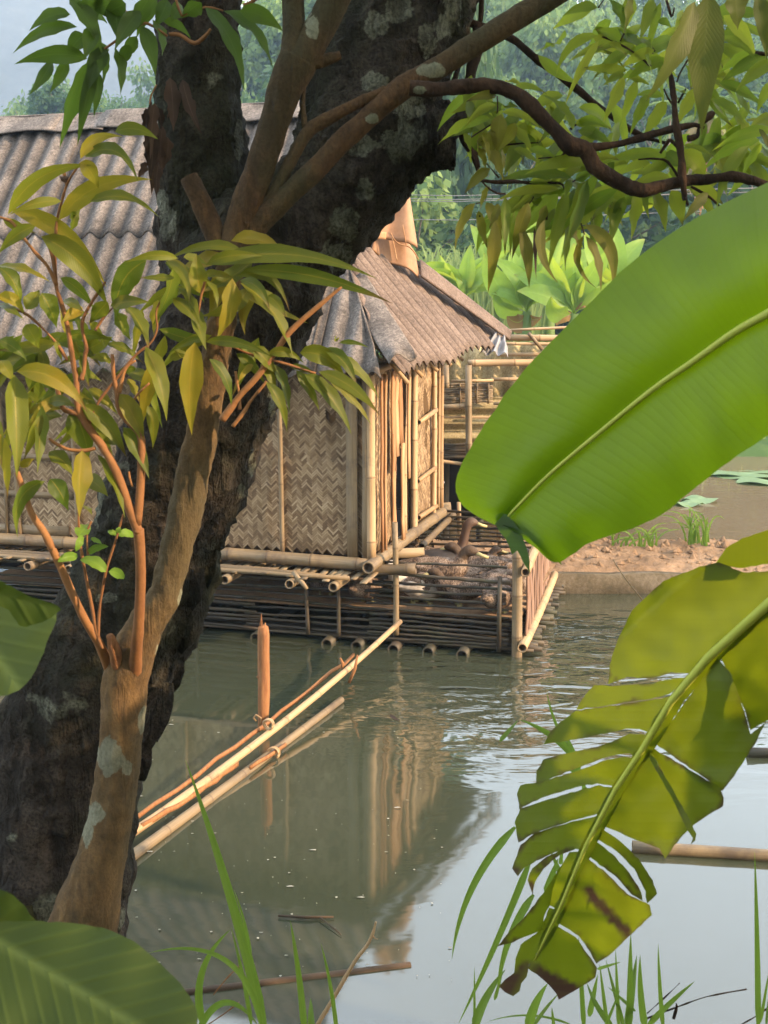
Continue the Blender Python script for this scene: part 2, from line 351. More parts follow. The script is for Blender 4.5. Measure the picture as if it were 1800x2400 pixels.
def bamboo(b, p0, p1, r, node=.28, sag=0.0, r1=None, hollow=True, n=10, seed=0):
    p0, p1 = Vector(p0), Vector(p1); L = (p1 - p0).length; rnd = random.Random(seed + int(L * 1000))
    r1 = r if r1 is None else r1; ts = [0.0]; ks = []; x = rnd.uniform(.05, node)
    while x < L - .03: ks.append(x); x += node * rnd.uniform(.85, 1.15)
    pts, rad, mk = [], [], []
    side = Vector((rnd.uniform(-1, 1), rnd.uniform(-1, 1), rnd.uniform(-1, 1))) * .006 * L
    def add(s, k, mm):
        t = s / L; c = p0.lerp(p1, t) + side * math.sin(t * math.pi) - Vector((0, 0, sag * 4 * t * (1 - t)))
        pts.append(c); rad.append((r + (r1 - r) * t) * k); mk.append(mm)
    d = (p1 - p0).normalized()
    if hollow:
        pts += [p0 + d * min(.05, L * .1), p0 + d * .001]; rad += [r * .72, r * .74]; mk += [1, .4]
    add(0, 1, 0)
    for k in ks:
        add(max(0.002, k - .016), 1.0, 0); add(k - .005, 1.09, .3); add(k, 1.0, 1); add(k + .005, 1.09, .3); add(k + .016, 1.0, 0)
    add(L, 1, 0)
    if hollow:
        pts += [p1 - d * .001, p1 - d * min(.05, L * .1)]; rad += [r1 * .74, r1 * .72]; mk += [.4, 1]
    # straight frame: build rings by hand so the hollow ends do not flip it
    a = d.orthogonal().normalized(); bb = d.cross(a); rings = []
    for p, rr, mm in zip(pts, rad, mk):
        rings.append([b.vert(p + (a * math.cos(2 * math.pi * k / n) + bb * math.sin(2 * math.pi * k / n)) * rr, mm) for k in range(n)])
    off = rnd.uniform(0, 50)
    for i in range(len(rings) - 1):
        u0, u1 = off + (pts[i] - p0).dot(d), off + (pts[i + 1] - p0).dot(d)
        for k in range(n):
            k2 = (k + 1) % n
            b.face((rings[i][k], rings[i][k2], rings[i + 1][k2], rings[i + 1][k]), ((k / n, u0), ((k + 1) / n, u0), ((k + 1) / n, u1), (k / n, u1)))
    b.face(tuple(reversed(rings[0])), tuple((.5, off) for _ in range(n))); b.face(tuple(rings[-1]), tuple((.5, off) for _ in range(n)))
def bar(b, p0, p1, wd, th, up=(0, 0, 1), bow=0.0, segs=4, jit=0.0, seed=1):
    """a flat strip from p0 to p1, wd along up, th across, slightly bowed and uneven"""
    p0, p1 = Vector(p0), Vector(p1); d = (p1 - p0).normalized(); up = Vector(up); sd = d.cross(up).normalized(); up = sd.cross(d).normalized()
    rnd = random.Random(seed); L = (p1 - p0).length; rings = []
    for i in range(segs + 1):
        t = i / segs; c = p0.lerp(p1, t) + sd * bow * math.sin(t * math.pi) + up * rnd.uniform(-jit, jit) + sd * rnd.uniform(-jit, jit)
        ww = wd * (1 + rnd.uniform(-.12, .12) * (1 if jit else 0))
        rings.append([b.vert(c + sd * sx * th / 2 + up * sy * ww / 2) for sx, sy in ((-1, -1), (1, -1), (1.25, 0), (1, 1), (-1, 1))])
    m_ = 5; o = rnd.uniform(0, 20)
    for i in range(segs):
        for k in range(m_):
            k2 = (k + 1) % m_
            b.face((rings[i][k], rings[i][k2], rings[i + 1][k2], rings[i + 1][k]), ((k / m_, o + L * i / segs), ((k + 1) / m_, o + L * i / segs), ((k + 1) / m_, o + L * (i + 1) / segs), (k / m_, o + L * (i + 1) / segs)))
    b.face(tuple(reversed(rings[0])), ((0, 0),) * m_); b.face(tuple(rings[-1]), ((0, 0),) * m_)
def lance(t): return max(0.0, math.sin(math.pi * min(1, t ** .78))) ** 1.05 * (1.25 - .55 * t)
def blade_prof(t): return min(1, t * 6 + .35) * (1 - t ** 2.2) ** .9
def leaf(b, p0, pc, p1, wd, roll=0.0, fold=.25, segs=9, wav=0.0, prof=lance, face=None, mask=0.0, maskf=None, droop=0.0, seed=0):
    p0, pc, p1 = Vector(p0), Vector(pc), Vector(p1); ss = (-1, -.5, 0, .5, 1); rows = []
    ph = seed * 1.7
    for i in range(segs + 1):
        t = i / segs
        c = p0 * (1 - t) ** 2 + pc * 2 * t * (1 - t) + p1 * t * t
        tn = ((pc - p0) * 2 * (1 - t) + (p1 - pc) * 2 * t)
        if tn.length < 1e-6: tn = p1 - p0
        tn.normalize()
        vd = face if face is not None else (CAM - (p0 + p1) / 2).normalized()
        sd = tn.cross(vd)
        if sd.length < .05: sd = tn.cross(Vector((.3, .5, .8)))
        sd.normalize(); nn = sd.cross(tn).normalized()
        rl = roll * (1 + .25 * (t - .5)); q = Matrix.Rotation(rl, 3, tn); sd = q @ sd; nn = q @ nn
        hw = wd / 2 * prof(t); row = []
        for s in ss:
            p = c + sd * (s * hw * math.cos(fold)) + nn * (abs(s) * hw * math.sin(fold)) - nn * droop * hw * s * s
            if wav: p = p + nn * (wav * hw * s * s * math.sin(t * 17 + ph + s * 1.3))
            row.append(b.vert(p, maskf(t, s) if maskf else mask))
        rows.append(row)
    for i in range(segs):
        for k in range(4):
            b.face((rows[i][k], rows[i][k + 1], rows[i + 1][k + 1], rows[i + 1][k]),
                   (((ss[k] + 1) / 2, i / segs), ((ss[k + 1] + 1) / 2, i / segs), ((ss[k + 1] + 1) / 2, (i + 1) / segs), ((ss[k] + 1) / 2, (i + 1) / segs)))
def pleaf(b, x0, y0, x1, y1, wpx, bend, Y, dY=.05, rnd=random, wav=.2, prof=lance, roll=None, fold=None, segs=9, mask=0.0):
    L = math.hypot(x1 - x0, y1 - y0) or 1; ex, ey = (y1 - y0) / L, -(x1 - x0) / L
    ya = Y + rnd.uniform(-.03, .03); yb = ya + rnd.uniform(-dY, dY)
    p0, p1 = P(x0, y0, ya), P(x1, y1, yb)
    pc = P((x0 + x1) / 2 + ex * bend * 2, (y0 + y1) / 2 + ey * bend * 2, (ya + yb) / 2 - rnd.uniform(0, .03))
    ro = rnd.uniform(-.5, .5) if roll is None else roll
    if prof is lance:
        p1 = p1 + (p1 - pc) * .10 - Vector((0, 0, .012)); fc = ((CAM - p0).normalized() + sv * .75).normalized()
    else: fc = None
    leaf(b, p0, pc, p1, wpx * .95 * pxm(Y) / max(.75, math.cos(ro)), ro, rnd.uniform(.12, .42) if fold is None else fold, segs, wav, prof, fc, seed=rnd.uniform(0, 9), mask=mask, maskf=(lambda t, s_: max(0, min(1, (t - .82) * 7 + .3 * abs(s_)))) if prof is lance and rnd.random() < .3 else None)
def leaves(name, mat, parent, off, sc, Y, rows, seed, dY=.06, **k):
    rnd = random.Random(seed); b = B()
    for r in rows:
        x0, y0, x1, y1, wd, bend = r[:6]; yy = r[6] if len(r) > 6 else Y
        pleaf(b, off[0] + x0 / sc, off[1] + y0 / sc, off[0] + x1 / sc, off[1] + y1 / sc, wd / sc, bend / sc, yy, dY, rnd, **k)
    return b.build(name, mat, parent)
def limb(b, rows, Y, n=10, sub=4, rough=0.0, rs=8.0, amp2=0.0, dy=0.0, cap=True):
    """rows of photo x, y, half width, (distance) -> a tapering limb at its real distance"""
    rows = [tuple(r) + ((Y,) if len(r) == 3 else ()) for r in rows]
    rr = crom(rows, sub)
    return tube(b, [P(r[0], r[1], r[3]) for r in rr], [max(.0005, r[2] * pxm(r[3])) for r in rr], n, cap, rough, rs, None, 1.0, amp2)
def twigs(name, mat, parent, off, sc, Y, lines, n=6):
    for ln in lines:
        b = B(); limb(b, [(off[0] + x / sc, off[1] + y / sc, r) for x, y, r in ln], Y, n, 3, .0012, 40); b.build(name, mat, parent)
def patch(b, poly, wfn, step, mfn=None, uvfn=None):
    """fill a photo outline with a fine triangulated sheet; wfn maps photo x, y to the 3-D surface"""
    poly = [Vector(p) for p in poly]; out = []
    for i, p in enumerate(poly):
        q = poly[(i + 1) % len(poly)]; k = max(1, int((q - p).length / step)); out += [p.lerp(q, j / k) for j in range(k)]
    out = [q + Vector((noise.noise(Vector((q.x * .09, q.y * .09, 1))), noise.noise(Vector((q.x * .09, q.y * .09, 8))))) * step * .22 for q in out]
    nE = len(out); xs = [p.x for p in out]; ys = [p.y for p in out]
    def inside(x, y):
        c = False; j = nE - 1
        for i in range(nE):
            a, d = out[i], out[j]
            if (a.y > y) != (d.y > y) and x < (d.x - a.x) * (y - a.y) / (d.y - a.y) + a.x: c = not c
            j = i
        return c
    pts = list(out); y = min(ys) + step / 2; row = 0
    while y < max(ys):
        x = min(xs) + step * (.25 if row % 2 else .75)
        while x < max(xs):
            if inside(x, y) and min((Vector((x, y)) - e).length_squared for e in out) > (step * .45) ** 2: pts.append(Vector((x, y)))
            x += step
        y += step * .87; row += 1
    vs, es, fs, *_ = delaunay_2d_cdt(pts, [(i, (i + 1) % nE) for i in range(nE)], [], 1, 1e-4)
    base = len(b.v)
    for p in vs: b.vert(wfn(p.x, p.y), mfn(p.x, p.y) if mfn else 0.0)
    for f in fs:
        b.face([base + i for i in f], [uvfn(vs[i].x, vs[i].y) for i in f] if uvfn else None)
def weave(b, O, A, U, W, H, w, n, seed=0, keep=None, warp=.004, ang=45, lift=.0018):
    """herringbone of bamboo strips w wide and n*w long on the rectangle O + A*x + U*y"""
    O, A, U = Vector(O), Vector(A).normalized(), Vector(U).normalized(); N = A.cross(U).normalized(); rnd = random.Random(seed)
    ca, sa = math.cos(R(ang)), math.sin(R(ang)); rng = int((W + H) / w) + 4
    def pos(gx, gy, h):
        x = (gx * ca - gy * sa) * w + W / 2; y = (gx * sa + gy * ca) * w + H / 2
        big = warp * noise.noise(Vector((x * 3, y * 3, seed)))
        return x, y, O + A * x + U * y + N * (h + big)
    for i in range(-rng, rng):
        for j in range(-rng, rng):
            k = (i - j) % (2 * n)
            if k == 0: x0, y0, x1, y1 = i, j, i + n, j + 1; hor = True
            elif k == 2 * n - 1: x0, y0, x1, y1 = i, j, i + 1, j + n; hor = False
            else: continue
            cx, cy, _ = pos((x0 + x1) / 2, (y0 + y1) / 2, 0)
            if not (-.01 < cx < W + .01 and -.01 < cy < H + .01): continue
            if keep and not keep(cx, cy): continue
            g = rnd.uniform(.01, .09); lf = lift * rnd.uniform(.4, 1.5); rows = []
            for t in (-.06, .18, .5, .82, 1.06):
                hh = lf * (1 - (2 * t - 1) ** 2 * .95)
                if hor: e = [(x0 + n * t, y0 + g), (x0 + n * t, y0 + .5), (x0 + n * t, y1 - g)]
                else: e = [(x1 - g, y0 + n * t), (x0 + .5, y0 + n * t), (x0 + g, y0 + n * t)]
                rows.append([b.vert(pos(q[0], q[1], hh + (.0012 if m_ == 1 else 0))[2]) for m_, q in enumerate(e)])
            for r in range(4):
                for c_ in range(2): b.face((rows[r][c_], rows[r + 1][c_], rows[r + 1][c_ + 1], rows[r][c_ + 1]))
def sheet(b, fn, us, vs, thick=.006):
    """double-sided sheet fn(u,v)->point over a grid, given a real thickness"""
    nu, nv = len(us), len(vs(us[0])); g = [[fn(u, v) for v in vs(u)] for u in us]
    top, bot = [], []
    for i in range(nu):
        r1, r2 = [], []
        for j in range(nv):
            du = g[min(i + 1, nu - 1)][j] - g[max(i - 1, 0)][j]; dv = g[i][min(j + 1, nv - 1)] - g[i][max(j - 1, 0)]
            nn = du.cross(dv); nn = nn.normalized() if nn.length > 1e-9 else Vector((0, 0, 1))
            if nn.z < 0: nn = -nn
            r1.append(b.vert(g[i][j])); r2.append(b.vert(g[i][j] - nn * thick))
        top.append(r1); bot.append(r2)
    for i in range(nu - 1):
        for j in range(nv - 1):
            b.face((top[i][j], top[i + 1][j], top[i + 1][j + 1], top[i][j + 1])); b.face((bot[i][j], bot[i][j + 1], bot[i + 1][j + 1], bot[i + 1][j]))
    for i in range(nu - 1):
        b.face((top[i][0], bot[i][0], bot[i + 1][0], top[i + 1][0])); b.face((top[i][-1], top[i + 1][-1], bot[i + 1][-1], bot[i][-1]))
    for j in range(nv - 1):
        b.face((top[0][j], top[0][j + 1], bot[0][j + 1], bot[0][j])); b.face((top[-1][j], bot[-1][j], bot[-1][j + 1], top[-1][j + 1]))
def frange(a, b_, n): return [a + (b_ - a) * i / n for i in range(n + 1)]

def topx(p):
    q = Vector(p) - CAM; f = q.y * _c - q.z * _s
    return 900 + F * q.x / f, 1200 - F * (q.y * _s + q.z * _c) / f
def spot(b, spots):
    """mark lichen patches, given where they sit on the trunk in the photo"""
    for i, v in enumerate(b.v):
        x, y = topx(v); k = 0
        for (sx, sy, rx, ry) in spots: k = max(k, 1.25 - math.hypot((x - sx) / rx, (y - sy) / ry))
        b.m[i] = max(0, min(1, k * 1.2))
# ------------------------------------------------------------------ ground, water, banks, hill, mountain
def grid(name, xs, ys, h, mat, kind='structure'):
    b = B(); nx = len(xs)
    for y in ys:
        for x in xs: b.vert((x, y, h(x, y)))
    for j in range(len(ys) - 1):
        for i in range(nx - 1): b.face((j * nx + i, j * nx + i + 1, (j + 1) * nx + i + 1, (j + 1) * nx + i))
    o = b.build(name, mat); o['kind'] = kind; return o
def sm(a, b_, x):
    t = min(1, max(0, (x - a) / (b_ - a))); return t * t * (3 - 2 * t)
def gfac(q):
    k = [(-.6, .10), (-.36, .10), (-.335, .16), (-.30, .225), (-.2, .235), (-.13, .30), (-.07, .41), (0, .44), (.06, .42), (.11, .355), (.5, .34)]
    if q <= k[0][0]: return k[0][1]
    for (a, x), (b_, y) in zip(k, k[1:]):
        if q <= b_: return x + (y - x) * (q - a) / (b_ - a)
    return k[-1][1]
def hill_h(x, y):
    base = .35 + .25 * noise.noise(Vector((x * .2, y * .2, 0)))
    if y < 20: return -.8
    z = -.8 + (base + .8) * sm(20.2, 21.2, y)
    if y > 34:
        yy = min(y, 120); z += gfac(x / max(y, 1)) * max(0, yy - 34) + 1.2 * noise.noise(Vector((x * .06, y * .06, 3))) * sm(34, 60, y)
        if y > 120: z -= (y - 120) * .25
    return z
ys = [-8, 2, 12, 19.6, 20.2, 20.6, 21.2, 22, 24, 27, 30, 34] + frange(38, 126, 22) + [140, 170, 220]
xs = frange(-90, 90, 60)
grid('hillside', xs, ys, hill_h, MT['hill'])
grid('pond_bed', [-445, -90, 90, 295], [-28, 20, 220, 435], lambda x, y: -1.2, MT['bank'])
def mtn(x, y):
    r = sm(-330, -150, -abs(x + 150)) * sm(40, -70, x) if False else math.exp(-((x + 98) / 112.0) ** 2)
    k = sm(150, 250, y)
    return -1 + k * r * 96 * (1 + .22 * noise.noise(Vector((x * .018, y * .018, 1))) + .10 * noise.noise(Vector((x * .06, y * .06, 5))))
grid('mountain', frange(-430, 120, 80), frange(150, 330, 34), mtn, MT['mountain'])
grid('water', [-60, -3, 0, 3, 60], [-6, 3, 8, 11.3], lambda x, y: 0.0, MT['water'])
grid('back_pond', [-60, -3, 0, 3, 60], [11.3, 14, 21], lambda x, y: 0.0, MT['pond'])
def bank_h(x, y):
    edge = 2.5 + .2 * noise.noise(Vector((x * .8, 0, 2))) + sm(.62, 1.0, -x) * .75
    z = .78 - sm(-.95, -.62, x) * .66 + .12 * sm(1.5, 2.2, x) - sm(.9, 2, x) * .05 + .05 * noise.noise(Vector((x * 3, y * 3, 0)))
    return z + (-.75 - z) * sm(edge - .25, edge + .45, y) if y > edge - .25 else z
grid('bank', frange(-5, 6, 66), frange(-6, 4.6, 70), bank_h, MT['bank'])
# earth causeway with its concrete edge, across the pond behind the pen
cx0, cx1 = P(1180, 1345, 10.0).x - .6, 14
def cause_h(x, y):
    k = sm(11.35, 11.75, y)
    z = .17 + .05 * sm(10.1, 10.6, y) + .05 * noise.noise(Vector((x * 1.7, y * 2.2, 0))) + .035 * noise.noise(Vector((x * 6, y * 6, 4))) + .03 * abs(noise.noise(Vector((x * 15, y * 15, 7))))
    if y < 10.1: z = .165
    return z * (1 - k) - .5 * k
grid('dirt_causeway', frange(cx0, cx1, 330), frange(10.06, 11.8, 50), cause_h, MT['soil'])
b = B(); rnd = random.Random(5)
for i in range(420):                                    # clods on the causeway
    x, y = rnd.uniform(cx0, 5.5), rnd.uniform(10.2, 11.4); r = rnd.choice((.012, .018, .025, .04)) * rnd.uniform(.7, 1.2)
    z = cause_h(x, y); base = len(b.v)
    q = [(1, 0, 0), (.3, .9, .1), (-.8, .6, 0), (-.8, -.6, .1), (.3, -.9, 0), (0, 0, 1), (0, 0, -1)]
    for v in q: b.vert(Vector((x, y, z)) + Vector(v) * r * rnd.uniform(.7, 1.3))
    for k in range(5): b.face((base + k, base + (k + 1) % 5, base + 5)); b.face((base + (k + 1) % 5, base + k, base + 6))
tag(b.build('soil_clods', MT['soil'], None, False), 'crumbly dry clods lying on the earth causeway', 'soil', None, 'stuff')
b = B(); bar(b, (cx0, 9.99, .03), (cx1, 9.99, .03), .28, .12, (0, 0, 1), 0, 60, .004, 3)
kerb = b.build('concrete_edge', MT['concrete'], None, True); tag(kerb, 'low stained concrete wall edging the earth causeway', 'low wall')

# ------------------------------------------------------------------ floating bits
b = B(); rnd = random.Random(11)
for i in range(150):
    p = PZ(rnd.uniform(300, 1060), rnd.uniform(1640, 2300), .004); r = rnd.choice((.002, .003, .003, .006)); a = rnd.uniform(0, 6)
    k = len(b.v); st = rnd.choice((1, 1, 1, 3.2))
    for j in range(5): b.vert(p + Vector((math.cos(a + j * 1.257) * r * st, math.sin(a + j * 1.257) * r, .002 * (j % 2))))
    b.face(range(k, k + 5))
tag(b.build('floating_specks', MT['scum'], None, False), 'pale specks and seeds drifting on the green water', 'debris', None, 'stuff')

# ------------------------------------------------------------------ trees on the hillside
def crown(b, rnd, n, rad, hgt, droop, size, plumes):
    tips = []
    for i in range(plumes):
        a = rnd.uniform(0, 6.283); r = rad * rnd.uniform(.15, 1) ** .7; z = hgt * rnd.uniform(.3, 1.0) * (1 - .35 * (r / rad) ** 2)
        tips.append((Vector((math.cos(a) * r, math.sin(a) * r, z)), rnd.uniform(.5, 1.05)))
    for i in range(n):
        c, s = rnd.choice(tips)
        d = Vector((rnd.gauss(0, 1), rnd.gauss(0, 1), rnd.gauss(0, .8))); d = d / max(.3, d.length) * s * rnd.uniform(.3, 1) * rad * .34
        p = c + d - Vector((0, 0, droop * rnd.random()))
        t = (Vector((d.x, d.y, -rnd.uniform(.1, 1.4) * droop)).normalized() + Vector((rnd.uniform(-.4, .4), rnd.uniform(-.4, .4), rnd.uniform(-.3, .3)))).normalized()
        sd = t.cross(Vector((rnd.uniform(-1, 1), rnd.uniform(-1, 1), rnd.uniform(-1, 1)))).normalized(); L = size * rnd.uniform(.6, 1.3); W = L * rnd.uniform(.22, .4)
        k = len(b.v)
        for q in (p, p + t * L * .45 + sd * W, p + t * L, p + t * L * .45 - sd * W): b.vert(q)
        b.face((k, k + 1, k + 2, k + 3))
def proto_tree(name, label, mat, seed, n, rad, hgt, droop, size, plumes, group, cat='tree'):
    rnd = random.Random(seed); t = thing(name, label, cat, (0, 0, 0), group)
    b = B(); tube(b, [(0, 0, -.8), (.08, .05, hgt * .4), (.02, .1, hgt * .8)], [.16, .12, .04], 6)
    for k in range(7):
        a = rnd.uniform(0, 6.28); r = rad * .6
        tube(b, [(0, 0, hgt * .25), (math.cos(a) * r * .5, math.sin(a) * r * .5, hgt * .55), (math.cos(a) * r, math.sin(a) * r, hgt * rnd.uniform(.6, .85))], [.07, .045, .015], 5)
    b.build('trunk', MT['trunk_far'], t)
    b = B(); crown(b, rnd, n, rad, hgt, droop, size, plumes); b.build('crown', mat, t, False)
    return t
GH = 'trees massed on the hazy hillside'
LB = 'feathery light green bamboo clump among the trees on the hazy hillside'
LD = 'dark blue green leafy tree among the bamboo on the hazy hillside'
pt = [proto_tree('bamboo_clump', LB, MT['crown_light'], 1, 8000, 3.0, 6.5, 1.0, .38, 34, GH, 'bamboo'),
      proto_tree('bamboo_clump', LB, MT['crown_light'], 2, 8000, 3.4, 5.5, 1.2, .4, 28, GH, 'bamboo'),
      proto_tree('forest_tree', LD, MT['crown_dark'], 3, 7000, 3.1, 6.0, .5, .36, 24, GH),
      proto_tree('forest_tree', LD, MT['crown_dark'], 4, 7000, 3.6, 5.0, .4, .36, 30, GH)]
rnd = random.Random(21); used = set(); cnt = 0; spots = []
y = 37.0
while y < 124:
    q = -.40 + rnd.uniform(0, .05)
    while q < .42:
        spots.append((q * y + rnd.uniform(-1.2, 1.2), y + rnd.uniform(-2, 2))); q += 5.2 / y * rnd.uniform(.8, 1.3)
    y += 6.4 * (1 + .002 * y)
for x, yy in spots:
    q = x / yy
    if q < -.345: continue
    # only those that some gap in the foreground can show: above the roof at left, or right of the trunk
    pz = hill_h(x, yy)
    d = Vector((x, yy, pz + 6.5)) - CAM
    ypix = 1200 - F * (d.z * _c + d.y * _s) / (d.y * _c - d.z * _s) if True else 0
    dd = d; f_ = Vector((0, _c, -_s)); u_ = Vector((0, _s, _c)); ypix = 1200 - F * dd.dot(u_) / dd.dot(f_)
    if q < -.06 and ypix > 300: continue
    if ypix < -250: continue
    nearrow = yy < 60 and q > -.05
    pick = (rnd.choice((2, 3, 3, 2, 0)) if nearrow else rnd.choice((0, 1, 0, 1, 2, 3)))  # darker trees in the near rows stand in for the shadowed understory
    if q < -.08: pick = rnd.choice((0, 1, 1, 0, 3))
    if pick in used: o = copy_tree(pt[pick])
    else: o = pt[pick]; used.add(pick)
    s_ = rnd.uniform(.75, 1.3); o.location = (x, yy, pz - .3); o.scale = (s_, s_, s_ * rnd.uniform(.85, 1.2)); o.rotation_euler = (0, 0, rnd.uniform(0, 6.28)); cnt += 1
for px, Y, sx, sz in ((985, 40, .62, 2.35), (915, 42, .7, 2.5), (1045, 44, .5, 2.1)):
    o = copy_tree(pt[2]); p = P(px, 900, Y); o.location = (p.x, Y, hill_h(p.x, Y) - .3); o.scale = (sx, sx, sz)
# the dark pointed tree at the left end of the ridge
t = proto_tree('pointed_tree', 'dark pointed tree standing alone at the left end of the treeline behind the roof', MT['crown_dark'], 9, 6000, 1.9, 4.8, .3, .28, 40, None)
p = P(150, 268, 62); t.location = p - Vector((0, 0, 2.6))
# palm with dry fronds
pc = P(1650, 262, 34); t = thing('palm_tree', 'palm tree with straw coloured hanging fronds behind the upper right leaves', 'palm tree', (pc.x, pc.y, pc.z - 6.5))
b = B(); tube(b, [(pc.x - .1, pc.y, pc.z - 7), (pc.x, pc.y, pc.z - 3), pc], [.22, .18, .15], 10, True, .03, 3); b.build('trunk', MT['wood'], t)
for nm, mt, n_, lo, hi in (('crown', MT['crown_light'], 26, -.2, 1.0), ('dead_fronds', MT['dry_frond'], 22, -1.3, -.5)):
    b = B(); rnd = random.Random(n_)
    for i in range(n_):
        a = rnd.uniform(0, 6.28); el = rnd.uniform(lo, hi); L = rnd.uniform(1.5, 2.3) * (1 if lo > -.5 else .8)
        d = Vector((math.cos(a) * math.cos(el), math.sin(a) * math.cos(el), math.sin(el)))
        for j in range(34):
            s_ = j / 34; c = pc + d * L * s_ - Vector((0, 0, 1.0 * s_ * s_ * L * .5)); sd = d.cross(Vector((0, 0, 1))).normalized()
            for sg in (-1, 1):
                e = c + (sd * sg * .5 + d * .5 - Vector((0, 0, .55))) * .5 * (1.1 - s_ * .6); k = len(b.v); wv = d * .025
                b.vert(c - wv); b.vert(c + wv); b.vert(e); b.face((k, k + 1, k + 2))
    b.build(nm, mt, t, False)

# ------------------------------------------------------------------ banana plants and tall grass on the far bank
def banana_plant(px, y0, Y, lvs, label, seed):
    rnd = random.Random(seed); base = P(px, y0, Y); base.z = hill_h(base.x, Y)
    t = thing('banana_plant', label, 'banana plant', base, 'banana plants on the far bank')
    top = P(px, y0, Y); b = B(); tube(b, [base, base.lerp(top, .6), top], [.16, .13, .08], 8, True, .02, 4); b.build('stem', MT['crown_light'], t)
    for q in range(5):
        a = rnd.uniform(-1.25, 1.25); L = rnd.uniform(70, 150); lvs = lvs + [(px + math.sin(a) * L * 1.1, y0 - math.cos(a) * L, rnd.uniform(46, 70), rnd.uniform(0, 26) * (1 if a > 0 else -1), '')]
    for (x1, y1, wd, bend, kind) in lvs:
        b = B(); L = math.hypot(x1 - px, y1 - y0); ex, ey = (y1 - y0) / L, -(x1 - px) / L
        x1 = px + (x1 - px) * 1.18; y1 = y0 + (y1 - y0) * 1.14; wd *= .85; yb = Y + rnd.uniform(-.5, .4); p1 = P(x1, y1, yb); pc_ = P((px + x1) / 2 + ex * bend * 2, (y0 + y1) / 2 + ey * bend * 2, Y - rnd.uniform(0, .3))
        leaf(b, top, pc_, p1, wd * pxm(Y), rnd.uniform(-.9, .9), rnd.uniform(.1, .35), 12, .08,
             lambda q: 0.06 if q < .16 else max(.02, math.sin(math.pi * min(1, ((q - .14) / .86) ** .75))) ** .8,
             None, 1.0 if kind == 'dead' else 0.0, (lambda q, s: 1.0 if kind == 'dead' else max(0, (q - .9) * 8) * rnd.random()))
        o = b.build('leaf', MT['banana_far'], t)
        if kind == 'dead': o['label'] = 'dry brown hanging leaf'
    return t
BP = [(1090, 700, 22.5, [(1040, 610, 50, 10, ''), (1100, 590, 46, 0, ''), (1150, 640, 60, 15, ''), (1060, 640, 50, -15, ''), (1180, 600, 50, 20, ''), (1020, 680, 40, 5, '')], 'banana plant with short yellowish leaves next to the hip of the roof'),
      (1235, 730, 21.5, [(1150, 610, 66, 18, ''), (1242, 600, 74, 0, ''), (1310, 560, 70, -8, ''), (1330, 665, 50, 30, ''), (1172, 690, 60, 20, ''), (1195, 740, 60, 20, 'dead'), (1262, 745, 60, -10, 'dead'), (1300, 640, 70, 12, ''), (1205, 600, 60, 4, '')], 'large banana plant with an upright bright leaf in the middle of the far bank'),
      (1345, 735, 21.0, [(1290, 600, 70, 8, ''), (1345, 590, 80, 0, ''), (1385, 640, 70, 10, ''), (1420, 600, 64, 12, ''), (1300, 700, 60, 20, ''), (1390, 720, 50, 20, 'dead'), (1310, 760, 40, -8, 'dead')], 'banana plant with broad pale leaves beside the edge of the near leaf'),
      (1440, 680, 22.0, [(1380, 560, 60, 6, ''), (1500, 575, 66, 14, ''), (1440, 540, 66, 0, ''), (1400, 640, 60, 20, '')], 'banana plant half hidden behind the large near leaf'),
      (1290, 650, 24.5, [(1260, 530, 60, 4, ''), (1310, 520, 66, 0, ''), (1360, 560, 60, 14, ''), (1220, 560, 60, 12, '')], 'taller banana plant behind the others on the far bank'),
      (1180, 660, 25.0, [(1130, 570, 50, 10, ''), (1190, 540, 50, 0, ''), (1240, 580, 50, 12, ''), (1150, 600, 50, 5, '')], 'small banana plant at the back beside the tall grass')]
for i, a in enumerate(BP): banana_plant(*a, 100 + i)
b = B(); rnd = random.Random(31)
for i in range(900):
    px = rnd.uniform(985, 1260); Y = rnd.uniform(24, 30); z0 = hill_h(0, 23); base = P(px, 900, Y); base.z = .3
    top = P(px + rnd.uniform(-30, 30), rnd.uniform(560, 680) + max(0, (px - 1150) * .1), Y)
    c = (base + top) / 2; top2 = top + Vector((rnd.uniform(-.6, .6), 0, -rnd.uniform(0, .3)))
    leaf(b, base.lerp(top, .3), top + Vector((0, 0, .15)), top2, .07, rnd.uniform(-.6, .6), .2, 5, 0, lambda q: (1 - q) ** .6)
tag(b.build('tall_grass', MT['reed'], None, False), 'tall pale grass growing behind the duck house roof', 'grass', None, 'stuff')
b = B()
for i in range(300):                                    # scrub along the far bank, behind the pond at right
    px = rnd.uniform(1280, 1850); Y = rnd.uniform(21, 24); p = P(px, 1060, Y); p.z = hill_h(p.x, Y)
    a = rnd.uniform(-.5, .5); leaf(b, p, p + Vector((a * .2, 0, .25)), p + Vector((a * .5, -.1, rnd.uniform(.2, .5))), .06, rnd.uniform(-1, 1), .2, 4, 0, lambda q: (1 - q) ** .5)
tag(b.build('bank_grass', MT['reed'], None, False), 'low grass along the far edge of the pond', 'grass', None, 'stuff')
